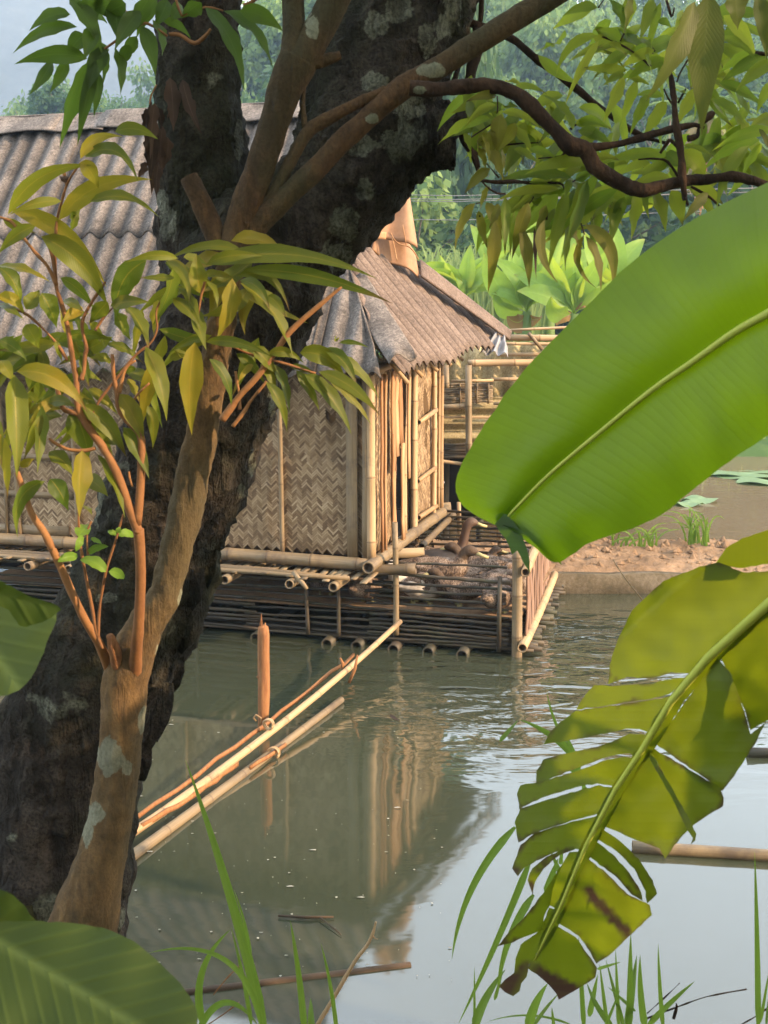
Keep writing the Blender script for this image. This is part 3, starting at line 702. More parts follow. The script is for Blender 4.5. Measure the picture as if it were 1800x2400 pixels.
for i, (px, py, n_, h_) in enumerate([(1640, 1285, 26, .42), (1510, 1280, 14, .26), (1445, 1290, 8, .16)]):
    b = B(); rnd = random.Random(60 + i); p = P(px, py, 11.0); p.z = cause_h(p.x, 11.0)
    for k in range(n_):
        a = rnd.uniform(-1, 1); h = h_ * rnd.uniform(.5, 1.05); q = p + Vector((rnd.uniform(-.12, .12), rnd.uniform(-.1, .1), 0))
        leaf(b, q, q + Vector((a * .05, 0, h)), q + Vector((a * .3, rnd.uniform(-.1, .1), h * rnd.uniform(.55, 1))), .022, rnd.uniform(-.6, .6), .2, 6, 0, lambda t_: (1 - t_) ** .5)
    tag(b.build('grass_tuft', MT['grass'], None, True, p), ['tall green grass tuft growing on the causeway by the pond', 'sparse dry grass tuft on the causeway left of the tall green one', 'tiny grass sprig on the causeway near the big leaf'][i], 'grass tuft', 'grass tufts on the causeway')
for i, (px, py, r, lb) in enumerate([(1760, 1112, .62, 'large lily pad floating far right below the bank'), (1705, 1108, .5, 'lily pad floating just left of the largest pad'), (1790, 1128, .42, 'lily pad floating closest to the right picture edge'), (1640, 1170, .26, 'small pale lily pad alone near the grass tuft'), (1615, 1180, .2, 'tiny lily pad beside the small pale one')]):
    p = PZ(px, py, .03); b = B(); k0 = b.vert(p + Vector((0, 0, .02)))
    ring = [b.vert(p + Vector((math.cos(a) * r, math.sin(a) * r * .9, .03 * math.sin(a * 3 + i)))) for a in frange(.15, 6.1, 22)]
    for a, c in zip(ring, ring[1:]): b.face((k0, a, c), ((.5, .2), (.3, .8), (.4, .8)))
    tag(b.build('lily_pad', MT['pad'], None, True, p), lb, 'lily pad', 'lily pads on the back pond')
for i, (x0, y0, x1, y1) in enumerate([(880, 456, 1250, 462), (880, 464, 1250, 472), (880, 475, 1250, 470), (960, 520, 1200, 512)]):
    b = B(); tube(b, [P(x0 - 500, y0 - 12, 33), P((x0 + x1) / 2, (y0 + y1) / 2, 33), P(x1 + 700, y1 - 26, 33)], .012, 5, True)
    tag(b.build('power_line', MT['wire'], None, True, P((x0 + x1) / 2, (y0 + y1) / 2, 33)), ['thin overhead cable in front of the forest, the topmost', 'thin overhead cable in front of the forest, second from the top', 'thin overhead cable in front of the forest, third from the top', 'faint lone cable lowest against the forest'][i], 'cable', 'cables across the forest')

# unseen tree added right of the frame; crown lobes placed to shade trunk and branches
t = thing('shade_tree', 'unseen leafy tree on the near bank, its crown set to shade the old leaning trunk', 'tree', (3.3, 2.2, .1))
b = B(); tube(b, [(3.3, 2.2, -.2), (3.25, 2.15, 1.8), (3.1, 2.2, 4.0), (3.05, 2.2, 6.0)], [.16, .13, .09, .03], 10, True, .02, 5); b.build('trunk', MT['trunk_far'], t)
b = B(); rnd = random.Random(90)
for (cx, cy, cz, rx, ry, rz, n_) in ((3.1, 2.42, 4.3, 1.15, .80, 2.7, 3600), (3.4, 1.30, 4.95, .95, .36, .75, 1100), (2.25, 1.42, 2.25, .5, .2, .6, 1000), (2.5, 1.80, 2.4, .6, .3, .9, 800)):
  for i in range(n_):
    d = Vector((rnd.gauss(0, 1), rnd.gauss(0, 1), rnd.gauss(0, 1))).normalized() * rnd.random() ** .4
    p = Vector((cx + d.x * rx, cy + d.y * ry, cz + d.z * rz)); tn = Vector((rnd.uniform(-1, 1), rnd.uniform(-1, 1), rnd.uniform(-1.4, .1))).normalized(); sd = tn.cross(Vector((rnd.uniform(-1, 1), rnd.uniform(-1, 1), .4))).normalized(); k = len(b.v)
    for q in (p, p + tn * .09 + sd * .035, p + tn * .22, p + tn * .09 - sd * .035): b.vert(q)
    b.face((k, k + 1, k + 2, k + 3))
b.build('crown', MT['crown_dark'], t, False)

b = B(); rnd = random.Random(91)  # unseen thicket added behind the camera to cut fill light on the foreground
for i in range(9000):
    p = Vector((rnd.uniform(-9, 7), rnd.uniform(-6, -2.2), 0)); p.z = rnd.uniform(0, 5.2 + 1.3 * noise.noise(Vector((p.x * .5, p.y * .5, 3))))
    tn = Vector((rnd.uniform(-1, 1), rnd.uniform(-1, 1), rnd.uniform(-1.2, .1))).normalized(); sd = tn.cross(Vector((rnd.uniform(-1, 1), rnd.uniform(-1, 1), .4))).normalized(); k = len(b.v)
    for q in (p, p + tn * .2 + sd * .1, p + tn * .5, p + tn * .2 - sd * .1): b.vert(q)
    b.face((k, k + 1, k + 2, k + 3))
tag(b.build('shade_thicket', MT['crown_dark'], None, False), 'unseen leafy thicket added along the near bank to dim the fill light', 'thicket', None, 'stuff')
# ------------------------------------------------------------------ the woven bamboo duck house
C0 = Vector((-.12, 8.2, 0)); UU = Vector((.28, .96, 0)).normalized(); VV = Vector((-.96, .28, 0)).normalized()
def H(u, v, z): return C0 + UU * u + VV * v + Vector((0, 0, z))
def u_of(px):                               # place along the gable wall seen at that photo column
    q = (px - 900) / F / _c * 1.0; k = q
    return (k * (C0.y * _c + 1.4 * _s) - C0.x) / (UU.x - k * UU.y * _c)
FL, WT = .70, 2.06
hut = thing('duck_house', 'woven bamboo duck house with grey corrugated roof standing over the pond', 'duck house', H(0, 0, FL))
VL = 4.6
# front wall: dark backing, herringbone mats in two tiers, battens over the seams
b = B(); bar(b, H(.05, .04, 1.38), H(.05, VL, 1.38), 1.36, .02, (0, 0, 1), 0, 2); 
front = b.build('front_wall', MT['mat_back'], hut, False)
b = B()
hole = lambda x, y: not (3.98 + .0 < x < 4.04 and .36 < y < .41)
weave(b, H(0, VL, FL + .03), -VV, (0, 0, 1), VL - .05, .70, .0145, 4, 1, None, .012)
weave(b, H(.016, VL, FL + .72), -VV, (0, 0, 1), VL - .05, .68, .015, 4, 2, lambda x, y: not (VL - .32 < x < VL - .25 and .30 < y < .36), .010)
b.build('woven_mat', MT['weave'], front)
for v, r in ((.68, .018), (1.55, .02), (2.45, .018), (3.0, .02), (3.12, .016), (3.9, .02)):
    b = B(); bamboo(b, H(-.028, v, FL + .0), H(-.028, v + .01, WT + .05), r, .42, 0, None, False, 8, int(v * 9)); b.build('batten', MT['bamboo_grey'], front)
for v0, z, wd in ((2.5, 1.06, .05), (2.5, 1.37, .05), (2.55, FL + .06, .09), (2.55, 2.02, .06)):
    b = B(); bar(b, H(-.012, v0, z), H(-.012, VL, z), wd, .012, (0, 0, 1), 0, 6, .003); b.build('batten', MT['bamboo_grey'], front)
# gable wall: mats, boards, the dark door gap
b = B(); bar(b, H(.03, -.0, 1.4), H(.72, -.0, 1.4), 1.4, .02, (0, 0, 1), 0, 2); bar(b, H(1.14, .0, 1.45), H(2.2, .0, 1.45), 1.5, .02, (0, 0, 1), 0, 2)
bar(b, H(.6, .55, 1.35), H(1.3, .55, 1.35), 1.5, .02, (0, 0, 1), 0, 2)
gab = b.build('gable_wall', MT['mat_back'], hut, False)
b = B()
weave(b, H(.06, -.022, FL + .06), UU, (0, 0, 1), .64, 1.45, .019, 3, 4, None, .012)
weave(b, H(1.20, -.022, FL + .06), UU, (0, 0, 1), .94, 1.5, .02, 3, 5, None, .028)
b.build('woven_mat', MT['weave'], gab)
b = B()
for i, (u0, wd, z0, z1, tw) in enumerate([(.30, .035, FL + .02, 2.06, 0), (.56, .05, FL + .02, 1.5, 0), (.60, .10, 1.4, 2.12, .01), (.70, .09, 1.48, 2.14, -.03), (.46, .09, 1.30, 2.08, 0), (.12, .03, FL + .02, 2.06, 0), (.2, .025, FL + .02, 2.06, 0), (.40, .03, FL + .02, 1.6, 0), (.66, .07, FL + .02, 1.5, .0), (.80, .06, 1.2, 2.15, .02)]):
    bar(b, H(u0, -.05 - .006 * i, z0), H(u0 + tw, -.045 - .006 * i, z1), wd, .016, tuple(UU), .006, 5, .004, i + 30)
b.build('board', MT['board'], gab)
b = B()
for i, (u0, r, z0, z1) in enumerate([(.86, .024, FL + .02, 2.12), (1.17, .034, FL - .06, 2.16), (1.87, .024, FL + .0, 2.2), (2.06, .014, FL + .05, 2.2), (2.17, .026, FL - .02, 2.24)]):
    bamboo(b, H(u0, -.05, z0), H(u0 - .01, -.05, z1), r, .38, 0, r * .9, False, 10, i + 3)
bamboo(b, H(1.22, -.075, 1.62), H(1.84, -.075, 1.68), .022, .3, 0, None, True, 8, 5)
bamboo(b, H(1.22, -.07, 1.12), H(1.84, -.07, 1.16), .02, .3, 0, None, True, 8, 6)
bamboo(b, H(1.25, -.07, FL + .1), H(1.9, -.07, FL + .1), .022, .3, 0, None, True, 8, 7)
b.build('pole', MT['bamboo'], gab)
b = B(); bamboo(b, H(-.035, -.035, FL - .02), H(-.035, -.03, WT + .04), .038, .5, 0, .036, False, 12, 2); b.build('corner_post', MT['bamboo'], hut)
b = B(); bar(b, H(-.035, .11, FL), H(-.035, .115, WT), .085, .025, tuple(VV), .003, 5, .003, 9); bar(b, H(-.05, -.0, FL), H(-.05, .005, WT), .05, .02, tuple(VV), .003, 5, .003, 19)
b.build('corner_board', MT['bamboo_grey'], hut)
# floor poles, deck strips, joist ends
b = B(); bamboo(b, H(-.07, -.02, FL - .045), H(-.07, VL, FL - .03), .048, .35, .0, None, True, 12, 8)
bamboo(b, H(-.2, -.06, FL - .04), H(2.35, -.06, FL - .0), .048, .4, 0, None, True, 12, 9)
bamboo(b, H(.0, .1, FL - .11), H(.05, -.36, FL - .08), .042, .3, 0, None, True, 12, 10)
bamboo(b, H(.55, .1, FL - .09), H(.62, -.28, FL - .07), .04, .3, 0, None, True, 12, 11)
bamboo(b, H(1.0, -.16, FL - .10), H(2.4, -.12, FL - .06), .03, .3, 0, None, True, 10, 12)
b.build('floor_pole', MT['bamboo_grey'], hut)
b = B(); rnd = random.Random(8)
for v in frange(-.05, VL, 62):
    if 1.35 < v < 1.55: continue
    a = rnd.uniform(-.04, .04); bar(b, H(.2, v, FL - .10), H(-.24 - rnd.uniform(0, .12), v + a, FL - .115 + rnd.uniform(-.01, .015)), .05, .010, tuple(VV), 0, 2, .004, int(v * 50))
for k in range(4): bar(b, H(-.30 + k * .02, .05 + .2 * k, FL - .105 + .006 * k), H(-.30 + k * .02, VL - .2 * k, FL - .10 + .006 * k), .03, .012, (0, 0, 1), 0, 12, .005, k + 70)
bar(b, H(-.33, .48, FL - .07), H(-.36, .36, FL - .19), .03, .01, tuple(VV), 0, 3, .002, 5)
b.build('deck', MT['bamboo_grey'], hut)
b = B()
for i, v in enumerate((.16, .50, 1.02, 1.75, 2.35, 2.72, 3.15, 3.7)): bamboo(b, H(-.36, v, FL - .165), H(1.2, v, FL - .15), .036, .5, 0, None, True, 12, i + 40)
b.build('joist', MT['bamboo_grey'], hut)
# roof: two rows of corrugated sheets, ridge caps, the hipped end
EZ, EU, RZ, RU = 2.08, -.32, 4.20, 1.3
def vmin(u):
    k = [(-.32, -.20), (.2, .19), (1.3, .9)]
    for (a, x), (c, y) in zip(k, k[1:]):
        if u <= c: return x + (y - x) * (u - a) / (c - a)
    return .9
def slope_z(u): return EZ + (RZ - EZ) * (u - EU) / (RU - EU) + .03 * math.sin((u - EU) / 1.6 * math.pi)
def corr(b, ulo, uhi, v0, v1, lift, seed, pitch=.177, amp=.026):
    n = max(8, int((v1 - v0) / pitch * 10)); vs_ = frange(v0, v1, n)
    rnd = random.Random(seed); tilt = rnd.uniform(-.012, .012)
    def fn(v, s):
        lo = ulo
        # the sheet's lower end follows the hip at the right
        if v < .9:
            uu = ulo
            while uu < uhi and vmin(uu) > v + .02: uu += .02
            if vmin(ulo) > v: lo = EU
        u = lo + (uhi - lo) * s
        vv = max(v, vmin(u)) if v < .95 else v
        return H(u, vv, slope_z(u) + lift + tilt * s + amp * math.sin(2 * math.pi * v / pitch) + .006 * noise.noise(Vector((u * 2, v * 2, seed))))
    sheet(b, fn, vs_, lambda v: frange(0, 1, 14), .007)
def valley_dirt_shade(b):  # darkens corrugation valleys: dirt plus rib shading put into the colour
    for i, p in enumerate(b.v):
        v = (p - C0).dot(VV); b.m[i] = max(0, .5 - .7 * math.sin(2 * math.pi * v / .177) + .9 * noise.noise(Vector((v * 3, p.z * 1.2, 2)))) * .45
for i, (v0, v1) in enumerate([(-.2, .98), (.93, 2.0), (1.95, 3.05), (3.0, 4.1), (4.05, 4.9)]):
    b = B(); corr(b, EU, .62, v0, v1, .0 + .004 * (i % 2), i); valley_dirt_shade(b); b.build('roof_sheet', MT['fibro'], hut)
    b = B(); corr(b, .46, RU - .02, max(v0, .3), v1, .028 + .004 * (i % 2), i + 9); valley_dirt_shade(b); b.build('roof_sheet', MT['fibro'], hut)
def slab(b, quad, th=.012, n=8, curl=None):
    """thin plate on four corners p00 p10 p11 p01, optionally curled"""
    a, c, d, e = [Vector(q) for q in quad]; nn = (c - a).cross(e - a).normalized()
    if nn.dot(CAM - a) < 0: nn = -nn
    g = []
    for i in range(n + 1):
        row = []
        for j in range(n + 1):
            s, t = i / n, j / n; p = a.lerp(c, s).lerp(e.lerp(d, s), t)
            if curl: p = p + nn * curl(s, t)
            row.append((b.vert(p), b.vert(p - nn * th)))
        g.append(row)
    for i in range(n):
        for j in range(n):
            b.face((g[i][j][0], g[i + 1][j][0], g[i + 1][j + 1][0], g[i][j + 1][0])); b.face((g[i][j][1], g[i][j + 1][1], g[i + 1][j + 1][1], g[i + 1][j][1]))
    for i in range(n):
        b.face((g[i][0][0], g[i][0][1], g[i + 1][0][1], g[i + 1][0][0])); b.face((g[i][n][0], g[i + 1][n][0], g[i + 1][n][1], g[i][n][1]))
        b.face((g[0][i][0], g[0][i + 1][0], g[0][i + 1][1], g[0][i][1])); b.face((g[n][i][0], g[n][i][1], g[n][i + 1][1], g[n][i + 1][0]))
for i, (v0, v1, dz) in enumerate([(.85, 1.9, .0), (1.84, 2.82, .012), (2.76, 3.3, .0), (3.24, 4.2, .014)]):
    b = B(); slab(b, (H(RU - .16, v0, RZ - .085 + dz), H(RU - .16, v1, RZ - .075 + dz), H(RU + .02, v1, RZ + .09 + dz), H(RU + .02, v0, RZ + .08 + dz)), .012, 10, lambda s, t: .012 * math.sin(s * 7 + t * 2))
    slab(b, (H(RU + .02, v0, RZ + .08 + dz), H(RU + .02, v1, RZ + .09 + dz), H(RU + .2, v1, RZ - .07 + dz), H(RU + .2, v0, RZ - .08 + dz)), .012, 4)
    b.build('ridge_cap', MT['fibro'], hut)
b = B(); sheet(b, lambda v, s: H(RU + 1.5 * s, v, RZ - 1.9 * s + .026 * math.sin(2 * math.pi * v / .177)), frange(.9, 4.9, 200), lambda v: (0, .5, 1), .007); b.build('roof_sheet', MT['fibro'], hut)
# hipped end facing right
E0, E1, T0, N0 = (-.27, -.24), (2.64, -.50), (1.3, .36), (.3, .22)
def hipz(u, v):
    ve = E0[1] + (E1[1] - E0[1]) * (u - E0[0]) / (E1[0] - E0[0]); ze = 2.10 + .22 * (u - E0[0]) / 2.91
    return ze + (v - ve) * 1.17
def vtop(u):
    k = [E0, N0, (.75, .34), T0, (1.55, .24), E1]
    for (a, x), (c, y) in zip(k, k[1:]):
        if u <= c: return x + (y - x) * (u - a) / (c - a)
    return E1[1]
def hipfn(u, s):
    ve = E0[1] + (E1[1] - E0[1]) * (u - E0[0]) / (E1[0] - E0[0]) - .05 + .02 * math.sin(u * 5); vt = max(vtop(u), ve + .03)
    v = ve + (vt - ve) * s; return H(u, v, hipz(u, v) + .05 * abs(math.sin(math.pi * u / .15)) ** .8 + .01 * noise.noise(Vector((u * 3, v * 3, 0))))
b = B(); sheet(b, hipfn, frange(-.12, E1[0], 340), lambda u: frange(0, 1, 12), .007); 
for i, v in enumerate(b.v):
    u = (v - C0).dot(UU); b.m[i] = max(0, 1 - abs(math.sin(math.pi * u / .15)) * 1.9) * (.75 + .3 * noise.noise(v * 6))  # darker valleys: dirt plus painted shading that makes the ribs read
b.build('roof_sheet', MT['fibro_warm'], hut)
def q650(x, y, Y): return P(650 + x / 2.765, 400 + y / 2.765, Y)
b = B(); slab(b, (H(1.33, .36, 3.05), H(2.62, -.44, 2.28), H(2.78, 1.05, 2.18), H(1.36, .93, 4.08)), .01, 6); b.build('roof_sheet', MT['fibro_warm'], hut)
b = B(); slab(b, (q650(725, 1250, 7.80), q650(905, 1190, 7.86), q650(560, 650, 8.75), q650(425, 770, 8.62)), .010, 14, lambda s, t: .05 * math.exp(-((t) / .09) ** 2) * math.sin(s * 6) + .02 * math.sin(s * 3.1))
b.build('hip_cap', MT['fibro'], hut)
b = B(); slab(b, (q650(1508, 1092, 10.35), q650(1522, 1040, 10.5), q650(930, 575, 9.75), q650(938, 680, 9.6)), .02, 10); b.build('hip_cap', MT['fibro_warm'], hut)
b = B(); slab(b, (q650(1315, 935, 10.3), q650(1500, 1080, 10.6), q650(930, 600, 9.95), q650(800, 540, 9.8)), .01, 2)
slab(b, (q650(1300, 960, 10.5), q650(1300, 900, 10.6), q650(600, 360, 9.9), q650(560, 560, 9.7)), .01, 2); slab(b, (H(.34, .34, 2.70), H(1.34, .50, 3.05), H(1.34, 1.02, 4.14), H(.80, .72, 3.46)), .01, 3); b.build('roof_void_shade', MT['dark'], hut)  # dark slabs stand in for the shadow gap under caps and gablet
b = B(); slab(b, (q650(1305, 1190, 10.05), q650(1505, 1190, 10.12), q650(1480, 1075, 10.3), q650(1415, 1050, 10.3)), .004, 22, lambda s, t: .03 * math.sin(s * 17) * (1 - .5 * t) + .015 * math.sin(t * 9 + s * 4)); b.build('flashing', MT['metal_pale'], hut)
b = B(); slab(b, (q650(570, 380, 9.30), q650(905, 500, 9.45), q650(850, 150, 9.55), q650(700, 180, 9.4)), .02, 14, lambda s, t: .05 * math.cos(s * 7.5)); b.build('ridge_tile', MT['clay'], hut)
b = B(); slab(b, (q650(600, 520, 9.42), q650(935, 690, 9.62), q650(905, 520, 9.66), q650(640, 340, 9.5)), .015, 14, lambda s, t: .035 * math.cos(s * 9)); b.build('ridge_tile', MT['clay'], hut)
b = B(); slab(b, (q650(635, 440, 9.25), q650(705, 445, 9.27), q650(708, 398, 9.28), q650(638, 392, 9.26)), .012, 3)
limb(b, [(650 + x / 2.765, 400 + y / 2.765, 1.6) for x, y in ((735, 405), (760, 450), (800, 480), (845, 490), (885, 525), (915, 575))], 9.38, 6); 
limb(b, [(650 + x / 2.765, 400 + y / 2.765, 1.2) for x, y in ((740, 420), (760, 500), (775, 580))], 9.38, 6); limb(b, [(650 + x / 2.765, 400 + y / 2.765, 1.2) for x, y in ((812, 350), (835, 480))], 9.38, 6)
b.build('tile_edge', MT['board'], hut)
b = B()
for u0 in (.25, .7, 1.2, 1.7, 2.2): bamboo(b, H(u0, -.24, 1.98 + .06 * u0), H(u0, .2, 2.5), .016, .4, 0, None, True, 8, int(u0 * 9))
bamboo(b, H(-.1, -.06, WT + .03), H(2.5, -.06, WT + .22), .03, .4, 0, None, True, 8, 3)
b.build('rafter', MT['bamboo'], hut)

# ------------------------------------------------------------------ the floating slatted pen with ducks
F0 = P(1212, 1530, 7.95); F0.z = 0
PU = Vector((.235, .972, 0)).normalized()
def Q(u, v, z): return F0 + PU * u + VV * v + Vector((0, 0, z))
pen = thing('duck_pen', 'floating pen of dark bamboo slats crowded with ducks below the hut', 'duck pen', Q(0, 0, 0))
rnd = random.Random(14)
def slats(v0, v1, zs, u=0.0, nm='slat_panel', seed=0, up=(0, 0, 1)):
    b = B(); rr = random.Random(seed)
    for i, z in enumerate(zs):
        wd = rr.uniform(.014, .028); t = rr.uniform(-.012, .012)
        bar(b, Q(u + rr.uniform(-.008, .008), v0 - rr.uniform(0, .05), z + t), Q(u + rr.uniform(-.008, .008), v1 + rr.uniform(0, .05), z - t), wd, .012, up, rr.uniform(-.01, .01), 14, .004, seed * 100 + i)
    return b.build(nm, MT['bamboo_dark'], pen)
zs = [.66, .565, .50, .445, .39, .335, .285, .24, .20, .165, .13, .10, .065]
slats(.10, 1.12, zs, 0, 'slat_panel', 1)
slats(1.0, 2.15, [.53, .47, .41, .35, .29, .235, .18, .13, .08], .012, 'slat_panel', 2)
slats(2.1, 4.6, [.52, .46, .40, .345, .29, .24, .19, .14, .10, .06], .01, 'slat_panel', 3)
def post(v, u, z0, z1, r, mat='bamboo_grey', tilt=0.0, sd=0):
    b = B(); bamboo(b, Q(u, v, z0), Q(u, v + tilt, z1), r, .3, 0, r * .93, True, 12, sd); return b.build('post', MT[mat], pen)
post(0.0, .01, -.25, .86, .040, 'bamboo_grey', .015, 1)
post(.135, -.02, .03, .60, .018, 'bamboo_dark', .0, 2)
post(.925, -.03, .10, .97, .023, 'bamboo_grey', .012, 3)
post(1.39, -.02, .05, .56, .016, 'bamboo_dark', .0, 4)
post(1.64, -.02, .05, .56, .016, 'bamboo_dark', .02, 5)
post(2.6, -.02, .05, .56, .016, 'bamboo_dark', .0, 6)
b = B()
for i in range(26):                                     # raft floor strips showing past the right side
    u = .06 + i * .085; bar(b, Q(u, .5, .055 + .004 * (i % 3)), Q(u + rnd.uniform(-.02, .02), -.11 - rnd.uniform(0, .1), .05 + rnd.uniform(-.015, .02)), .035, .018, (0, 0, 1), 0, 4, .003, i + 200)
for i in range(8):
    bar(b, Q(.02 + .03 * i, 4.6, .035), Q(.02 + .03 * i, -.12, .045), .02, .02, (0, 0, 1), 0, 8, .003, i + 240)
b.build('raft_strips', MT['bamboo_dark'], pen)
b = B()
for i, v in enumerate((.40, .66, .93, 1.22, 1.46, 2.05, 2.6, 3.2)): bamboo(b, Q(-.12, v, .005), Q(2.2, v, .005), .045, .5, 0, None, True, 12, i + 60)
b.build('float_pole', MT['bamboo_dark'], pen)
b = B(); bar(b, Q(2.25, 1.25, .33), Q(2.25, 5.2, .33), .72, .02, (0, 0, 1), 0, 2); bar(b, Q(1.1, 5.0, .3), Q(1.12, 5.0, .32), .6, 2.2, (0, 0, 1), 0, 1); b.build('pen_back_shade', MT['dark'], pen, False)  # dark boards added so the open space under the hut looks shaded
b = B(); bar(b, H(1.15, .02, FL - .02), H(1.15, VL, FL - .02), 2.2, .015, tuple(UU), 0, 2); b.build('hut_floor', MT['dark'], hut, False)  # near-black underside, shade below the hut put into its colour
b = B(); bar(b, Q(1.05, -.05, .27), Q(1.05, 4.6, .27), 2.05, .02, tuple(PU), 0, 2); b.build('pen_floor', MT['soil'], pen)
# right-hand side: rails, leaning planks
b = B(); bamboo(b, Q(-.12, -.05, .10), Q(2.1, -.09, .17), .036, .35, 0, None, True, 12, 70); bamboo(b, Q(-.10, -.06, .66), Q(1.4, -.08, .78), .034, .35, 0, None, True, 12, 71)
b.build('side_rail', MT['bamboo'], pen)
b = B()
for i in range(11):
    u = .12 + i * .185; bar(b, Q(u, -.055, .05), Q(u + rnd.uniform(-.03, .05), -.055, rnd.uniform(.62, .78)), rnd.uniform(.10, .17), .014, tuple(PU), 0, 5, .004, i + 300)
b.build('side_boards', MT['plank'], pen)
slats(.0, 1.25, [.34, .40, .45, .49, .53, .57, .62, .66, .71], 2.1, 'slat_panel', 5)
for i, v in enumerate((.05, .42, .8, 1.2)): post(v, 2.12, .2, .80 + .08 * (i % 2), .02, 'bamboo', .02, 80 + i)

# ducks: one continuous body each, bill and eye on top
def duck_mesh(kind):
    b = B()
    if kind == 'alert':
        pts = [(-.29, 0, .21), (-.24, 0, .19), (-.16, 0, .165), (-.05, 0, .15), (.06, 0, .155), (.14, 0, .18), (.185, 0, .23), (.205, 0, .29), (.22, 0, .36), (.235, 0, .415), (.262, 0, .44), (.292, 0, .437), (.312, 0, .43)]
        rad = [.008, .035, .075, .098, .10, .085, .055, .038, .032, .036, .037, .028, .014]
    elif kind == 'low':
        pts = [(-.29, 0, .19), (-.24, 0, .18), (-.16, 0, .16), (-.05, 0, .145), (.06, 0, .15), (.13, 0, .175), (.165, 0, .215), (.18, 0, .25), (.2, 0, .285), (.232, 0, .30), (.262, 0, .295), (.282, 0, .285)]
        rad = [.008, .035, .078, .10, .102, .085, .058, .042, .037, .037, .028, .014]
    else:
        pts = [(-.29, 0, .18), (-.24, 0, .17), (-.16, 0, .155), (-.05, 0, .14), (.06, 0, .145), (.13, 0, .165), (.15, 0, .2), (.13, 0, .235), (.09, 0, .25), (.05, 0, .245), (.02, 0, .235)]
        rad = [.008, .035, .08, .103, .104, .085, .058, .044, .038, .034, .014]
    rows = crom([p + (r,) for p, r in zip(pts, rad)], 3)
    mk = [1.0 if p[2] > .26 else 0.0 for p in rows]
    tube(b, [p[:3] for p in rows], [p[3] for p in rows], 14, True, .004, 14, mk, 1.18)
    for sg in (-1, 1):                                   # folded wings lie on the flanks
        tube(b, [(.1, sg * .088, .175), (0, sg * .108, .165), (-.12, sg * .09, .185), (-.24, sg * .03, .205)], [.012, .034, .03, .008], 8, True, .004, 20, None, .5)
    return b
def bill_mesh(kind):
    b = B(); e = {'alert': ((.305, .432), (.385, .405)), 'low': ((.275, .288), (.352, .262)), 'tucked': ((.03, .24), (-.03, .225))}[kind]
    (x0, z0), (x1, z1) = e; tube(b, [(x0, 0, z0), (x0 * .5 + x1 * .5, 0, z0 * .5 + z1 * .5 - .003), (x1, 0, z1)], [.015, .0125, .010], 8, True, 0, 8, None, 1.5); return b
def eye_mesh(kind):
    b = B(); x, z = {'alert': (.268, .448), 'low': (.238, .308), 'tucked': (.085, .262)}[kind]
    for sg in (-1, 1): tube(b, [(x, sg * .030, z), (x, sg * .040, z)], [.007, .003], 8)
    return b
def leg_mesh(sg):
    b = B(); tube(b, [(-.01, sg * .05, .09), (0, sg * .05, .04), (.0, sg * .05, .006)], [.014, .008, .008], 6)
    tube(b, [(-.01, sg * .05, .006), (.035, sg * .05, .004)], [.01, .018], 6); return b
DP = {}
def duck(kind, mat, x, y, z, rot, s, label, group='ducks in the pen'):
    if (kind, mat) in DP: o = copy_tree(DP[(kind, mat)])
    else:
        o = thing('duck', label, 'duck', (0, 0, 0)); DP[(kind, mat)] = o
        duck_mesh(kind).build('body', MT[mat], o); bill_mesh(kind).build('bill', MT['bill'], o); eye_mesh(kind).build('eyes', MT['dark'], o)
        for sg in (-1, 1): leg_mesh(sg).build('leg', MT['bill'], o)
    o['label'] = label; o['group'] = group; o.location = (x, y, z); o.rotation_euler = (0, 0, rot); o.scale = (s, s, s); return o
def dk(px, py, Y, kind, mat, rot, s, label, z=.285):
    p = P(px, py, Y); duck(kind, mat, p.x, p.y, z, R(rot), s, label)
dk(1022, 1300, 8.95, 'alert', 'duck_dark', 12, 1.12, 'dark duck stretching its neck highest of all, bill pointing right', .33)
dk(1020, 1330, 8.55, 'low', 'duck', -15, 1.2, 'brown duck with open looking bill turned right below the tall dark duck', .33)
dk(985, 1325, 8.75, 'tucked', 'duck_dark', 160, 1.1, 'blackish duck huddled at the foot of the hut wall', .3)
dk(940, 1335, 8.6, 'low', 'duck_white', 250, 1.0, 'pale breasted duck facing out just right of the tall pen post', .3)
dk(1130, 1330, 8.9, 'low', 'duck', 170, 1.1, 'speckled brown duck by the back slats near the corner post', .3)
LBD = 'brown duck crouched in the crowd behind the pen slats'
rr = random.Random(4); n_ = 0
for u in (.22, .5, .8, 1.15, 1.5):
    v = .14 + rr.uniform(0, .1)
    while v < 1.9:
        if not (v < .9 and u > 1.2):
            p = Q(u + rr.uniform(-.08, .08), v, 0); duck(rr.choice(('low', 'tucked', 'tucked', 'tucked')), rr.choice(('duck', 'duck', 'duck')), p.x, p.y, .285, rr.uniform(0, 6.28), rr.uniform(.85, 1.0), LBD); n_ += 1
        v += rr.uniform(.27, .4)
dk(860, 1375, 8.75, 'tucked', 'duck_white', 80, .9, 'white duck sitting low behind the slats left of the tall post', .28)
dk(1000, 1350, 8.45, 'tucked', 'duck_white', 20, .85, 'whitish duck sitting low behind the slats right of the tall post', .28)

